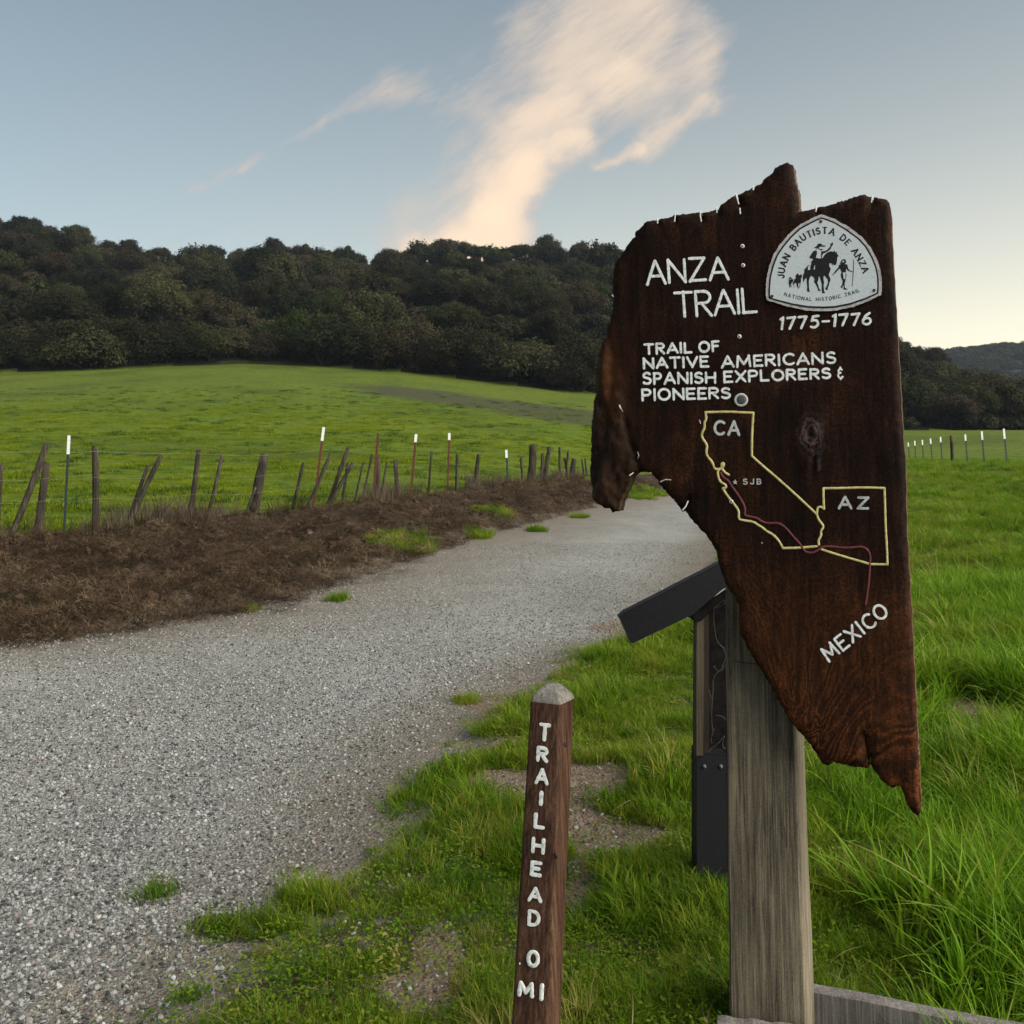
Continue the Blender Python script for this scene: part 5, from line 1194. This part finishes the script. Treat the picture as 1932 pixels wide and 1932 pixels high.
def crown_mesh(seed, n, leaf, rx=1.0, rz=.62, open_=0.0):
    """unit oak crown: many leaf faces gathered in clumps on uneven lobes"""
    g = np.random.default_rng(seed); nl = 46; 
    lc = g.normal(0, 1, (nl, 3)); lc /= np.linalg.norm(lc, axis=1)[:, None]; lc[:, 2] = np.abs(lc[:, 2]) * 1.0 - .28
    lc = lc * g.uniform(.45, .86, (nl, 1)) * np.array([1, 1, rz / .8]); lr = g.uniform(.11, .27, nl)
    k = g.integers(0, nl, n); d = g.normal(0, 1, (n, 3)); d /= np.linalg.norm(d, axis=1)[:, None]; d[:, 2] = np.where(g.random(n) < .75, np.abs(d[:, 2]), d[:, 2])
    c = lc[k] + d * lr[k][:, None] * g.uniform(.75, 1.08, (n, 1))
    c = c + .05 * g.normal(0, 1, (n, 3)); c *= np.array([rx, rx, 1])
    s = leaf * g.uniform(.6, 1.5, n); a = g.normal(0, 1, (n, 3)); a /= np.linalg.norm(a, axis=1)[:, None]
    nn = d + g.normal(0, .36, (n, 3)); u = np.cross(nn, a); u /= np.linalg.norm(u, axis=1)[:, None]; v = np.cross(nn, u); v /= np.linalg.norm(v, axis=1)[:, None]
    v0 = c + u * s[:, None]; v1 = c - u * (s * .5)[:, None] + v * (s * .87)[:, None]; v2 = c - u * (s * .5)[:, None] - v * (s * .87)[:, None]; v3 = c - u * s[:, None] * .2 + v * s[:, None] * 1.5
    vs = np.stack([v0, v1, v2], 1).reshape(-1, 3)
    me = bpy.data.meshes.new('crown'); me.vertices.add(n * 3); me.vertices.foreach_set('co', vs.astype(np.float32).ravel())
    me.loops.add(n * 3); me.loops.foreach_set('vertex_index', np.arange(n * 3, dtype=np.int32)); me.polygons.add(n); me.polygons.foreach_set('loop_start', (np.arange(n) * 3).astype(np.int32))
    me.update(calc_edges=True); at_ = me.attributes.new('shade', 'FLOAT', 'POINT'); sh = np.repeat(np.clip(g.random(nl)[k] * .6 + g.random(n) * .4, 0, 1), 3); at_.data.foreach_set('value', sh.astype(np.float32))
    me.materials.append(LEAF); return me, lc
def trunk_mesh(lc, seed):
    r = random.Random(seed); mb = MB(); base = Vector((0, 0, -1.1)); fork = Vector((r.uniform(-.08, .08), r.uniform(-.08, .08), -.45))
    mb.tube([base, base.lerp(fork, .5) + Vector((r.uniform(-.04, .04), 0, 0)), fork], [.085, .065, .055], 7, False)
    for i in sorted(r.sample(range(len(lc)), 9)):
        e = Vector(lc[i]) * .95; m_ = fork.lerp(e, .5) + Vector((r.uniform(-.1, .1), r.uniform(-.1, .1), .08)); mb.tube([fork, m_, e], [.045, .03, .010], 5, False)
    me = mesh('trunk', mb.v, mb.f); me.materials.append(BARKM); return me
VAR = []
for i in range(9):
    n, lf = ((15000, .025), (8000, .035), (3600, .050))[i // 3]
    c, lc = crown_mesh(100 + i, n, lf, 1.0, random.uniform(.55, .78)); VAR.append((c, trunk_mesh(lc, i)))
LABS = {'front': ('{} broad low oak from the left at the foot of the wooded hill', 'oaks at the foot of the hill'),
        'slope': ('dull olive oak packed among others on the middle of the wooded slope', 'oaks on the hill slope'),
        'ridge': ('{} dark oak from the left against the sky along the ridge top', 'oaks along the ridge'),
        'right': ('dark oak on the low hill seen to the right of the sign', 'oaks on the hill right of the sign')}
nt_ = [0]
def oak(x, y, rad, v, zone, hz=None, dz=0.0, group=True):
    z = H1(x, y); s = rad; o = empty('oak_tree', (x, y, z + dz), random.uniform(0, 6.28)); lb, g = LABS[zone]; tag(o, lb, 'tree', g)
    c, t = VAR[v]; kz_ = hz or random.uniform(.85, 1.15)
    for nm, me in (('crown', c), ('trunk', t)):
        q = bpy.data.objects.new(nm, me); COL.objects.link(q); q.parent = o; q.location = (0, 0, .95 * rad * kz_); q.scale = (s, s, s * kz_)
    nt_[0] += 1; return o
placed = []
def far_enough(x, y, d): return all((x - a) ** 2 + (y - b) ** 2 > d * d for a, b, _ in placed)
def hillpos(px, s):
    Df = tab(DFT, px); Dr = tab(DRT, px); y = Df + (Dr - Df) * s; return (px - 966) / F * y, y
# front row
for px in np.arange(-70, 1250, 41):
    x, y = hillpos(px + random.uniform(-10, 10), 0); y += random.uniform(-.5, 4); r = random.choice((2.8, 3.7, 4.6, 5.8)) * random.uniform(.9, 1.1); placed.append((x, y, r)); oak(x, y, r, random.randint(0, 2), 'front', random.uniform(.85, 1.15), -.62 * r)
# ridge row
px = -60
while px < 1225:
    x, y = hillpos(px, 1.0); y += random.uniform(-3, 3); r = random.choice((2.2, 3.0, 3.8, 4.6)); x = (px - 966) / F * y
    placed.append((x, y, r)); oak(x, y, r, random.randint(3, 5), 'ridge', random.uniform(.9, 1.25), random.uniform(-1.2, .3)); px += random.uniform(9, 24)
# right-hand hill
for px in np.arange(1690, 1990, 34):
    x, y = hillpos(px, 0); y += random.uniform(0, 4); r = random.uniform(3.4, 5.2); placed.append((x, y, r)); oak(x, y, r, random.randint(0, 2), 'right', 1.0, -.9)
px = 1688
while px < 1990:
    x, y = hillpos(px, 1.0); r = random.uniform(2.3, 3.4); placed.append((x, y, r)); oak(x, y, r, random.randint(3, 5), 'right', 1.1, -.4); px += random.uniform(18, 30)
def ordw(n):
    a = ['', 'first', 'second', 'third', 'fourth', 'fifth', 'sixth', 'seventh', 'eighth', 'ninth', 'tenth', 'eleventh', 'twelfth', 'thirteenth', 'fourteenth', 'fifteenth', 'sixteenth', 'seventeenth', 'eighteenth', 'nineteenth']
    t = {2: 'twent', 3: 'thirt', 4: 'fort', 5: 'fift', 6: 'sixt', 7: 'sevent', 8: 'eight'}
    return a[n] if n < 20 else (t[n // 10] + 'ieth' if n % 10 == 0 else t[n // 10] + 'y-' + a[n % 10])
for zn in ('front', 'ridge'):
    row = sorted([o for o in bpy.data.objects if o.get('group') == LABS[zn][1]], key=lambda o: o.location.x / o.location.y)
    for i, o in enumerate(row): o['label'] = LABS[zn][0].format(ordw(i + 1))
tries = 0
while tries < 6000 and nt_[0] < 288:
    tries += 1; left_ = random.random() < .88
    px = random.uniform(-70, 1215) if left_ else random.uniform(1690, 1985); s = random.uniform(.05, .97)
    x, y = hillpos(px, s)
    if not far_enough(x, y, 7.6 + 1.5 * s if left_ else 6.5): continue
    r = random.choice((3.2, 4.2, 5.0, 6.0)) * random.uniform(.9, 1.1) * (1 - .15 * s); placed.append((x, y, r)); oak(x, y, r, random.randint(0, 2) if s < .35 else random.randint(3, 5) if s < .7 else random.randint(6, 8), 'slope' if left_ else 'right', None, -.3 * r)
print('oaks', nt_[0], 'tries', tries)
# the rest of the wood: undergrowth and crowns between and beyond, one mass
n = 3600; px = rng.uniform(-700, 2700, n); s = rng.uniform(.01, .995, n); Df = tab(DFT, px); Dr = tab(DRT, px); y = Df + (Dr - Df) * s; x = (px - 966) / F * y
sc = rng.uniform(1.3, 3.0, n) + 1.6 * ((px > 1230) & (px < 1680) | (px < -80) | (px > 1990)); z = H(x, y)
rv = np.zeros((n, 3)); rv[:, 2] = rng.uniform(0, 6.28, n)
cv_ = [bpy.data.objects.new('undergrowth_crown', crown_mesh(300 + i, 2200, .075, 1.1, .6)[0]) for i in range(4)]
scatter('woodland', np.stack([x, y, z + sc * .35], -1), rv, sc, cv_, 'dark brush and smaller trees filling the wooded hillside', 'woodland')
# far hill wood
n = 1500; px = rng.uniform(1500, 2500, n); y = rng.uniform(520, 800, n); x = (px - 966) / F * y; z = H(x, y); sc = rng.uniform(4, 8, n); rv = np.zeros((n, 3)); rv[:, 2] = rng.uniform(0, 6.28, n)
scatter('far_woods', np.stack([x, y, z + sc * .1], -1), rv, sc, cv_[:2], 'distant hill covered in woods behind the right fence', 'woods')

# ------------------------------------------------------------------ evening haze in the air
hz = MB(); a_ = (-1650, -1650, -24); b_ = (1650, 1650, 104)
cs = [(x, y, z) for z in (a_[2], b_[2]) for x, y in ((a_[0], a_[1]), (b_[0], a_[1]), (b_[0], b_[1]), (a_[0], b_[1]))]
hz.add(cs, [(3, 2, 1, 0), (4, 5, 6, 7), (0, 1, 5, 4), (1, 2, 6, 5), (2, 3, 7, 6), (3, 0, 4, 7)])
hm = bpy.data.materials.new('haze'); hm.use_nodes = True; hm.node_tree.nodes.clear()
pv = hm.node_tree.nodes.new('ShaderNodeVolumePrincipled'); pv.inputs['Color'].default_value = (.72, .82, .95, 1); pv.inputs['Density'].default_value = 0.00013; pv.inputs['Anisotropy'].default_value = .2
ho = hm.node_tree.nodes.new('ShaderNodeOutputMaterial'); hm.node_tree.links.new(pv.outputs[0], ho.inputs['Volume'])
tag(hz.build('haze', hm, None, False), 'faint blue evening haze between the camera and the far hills', 'haze', kind='stuff')
S.cycles.volume_bounces = 0
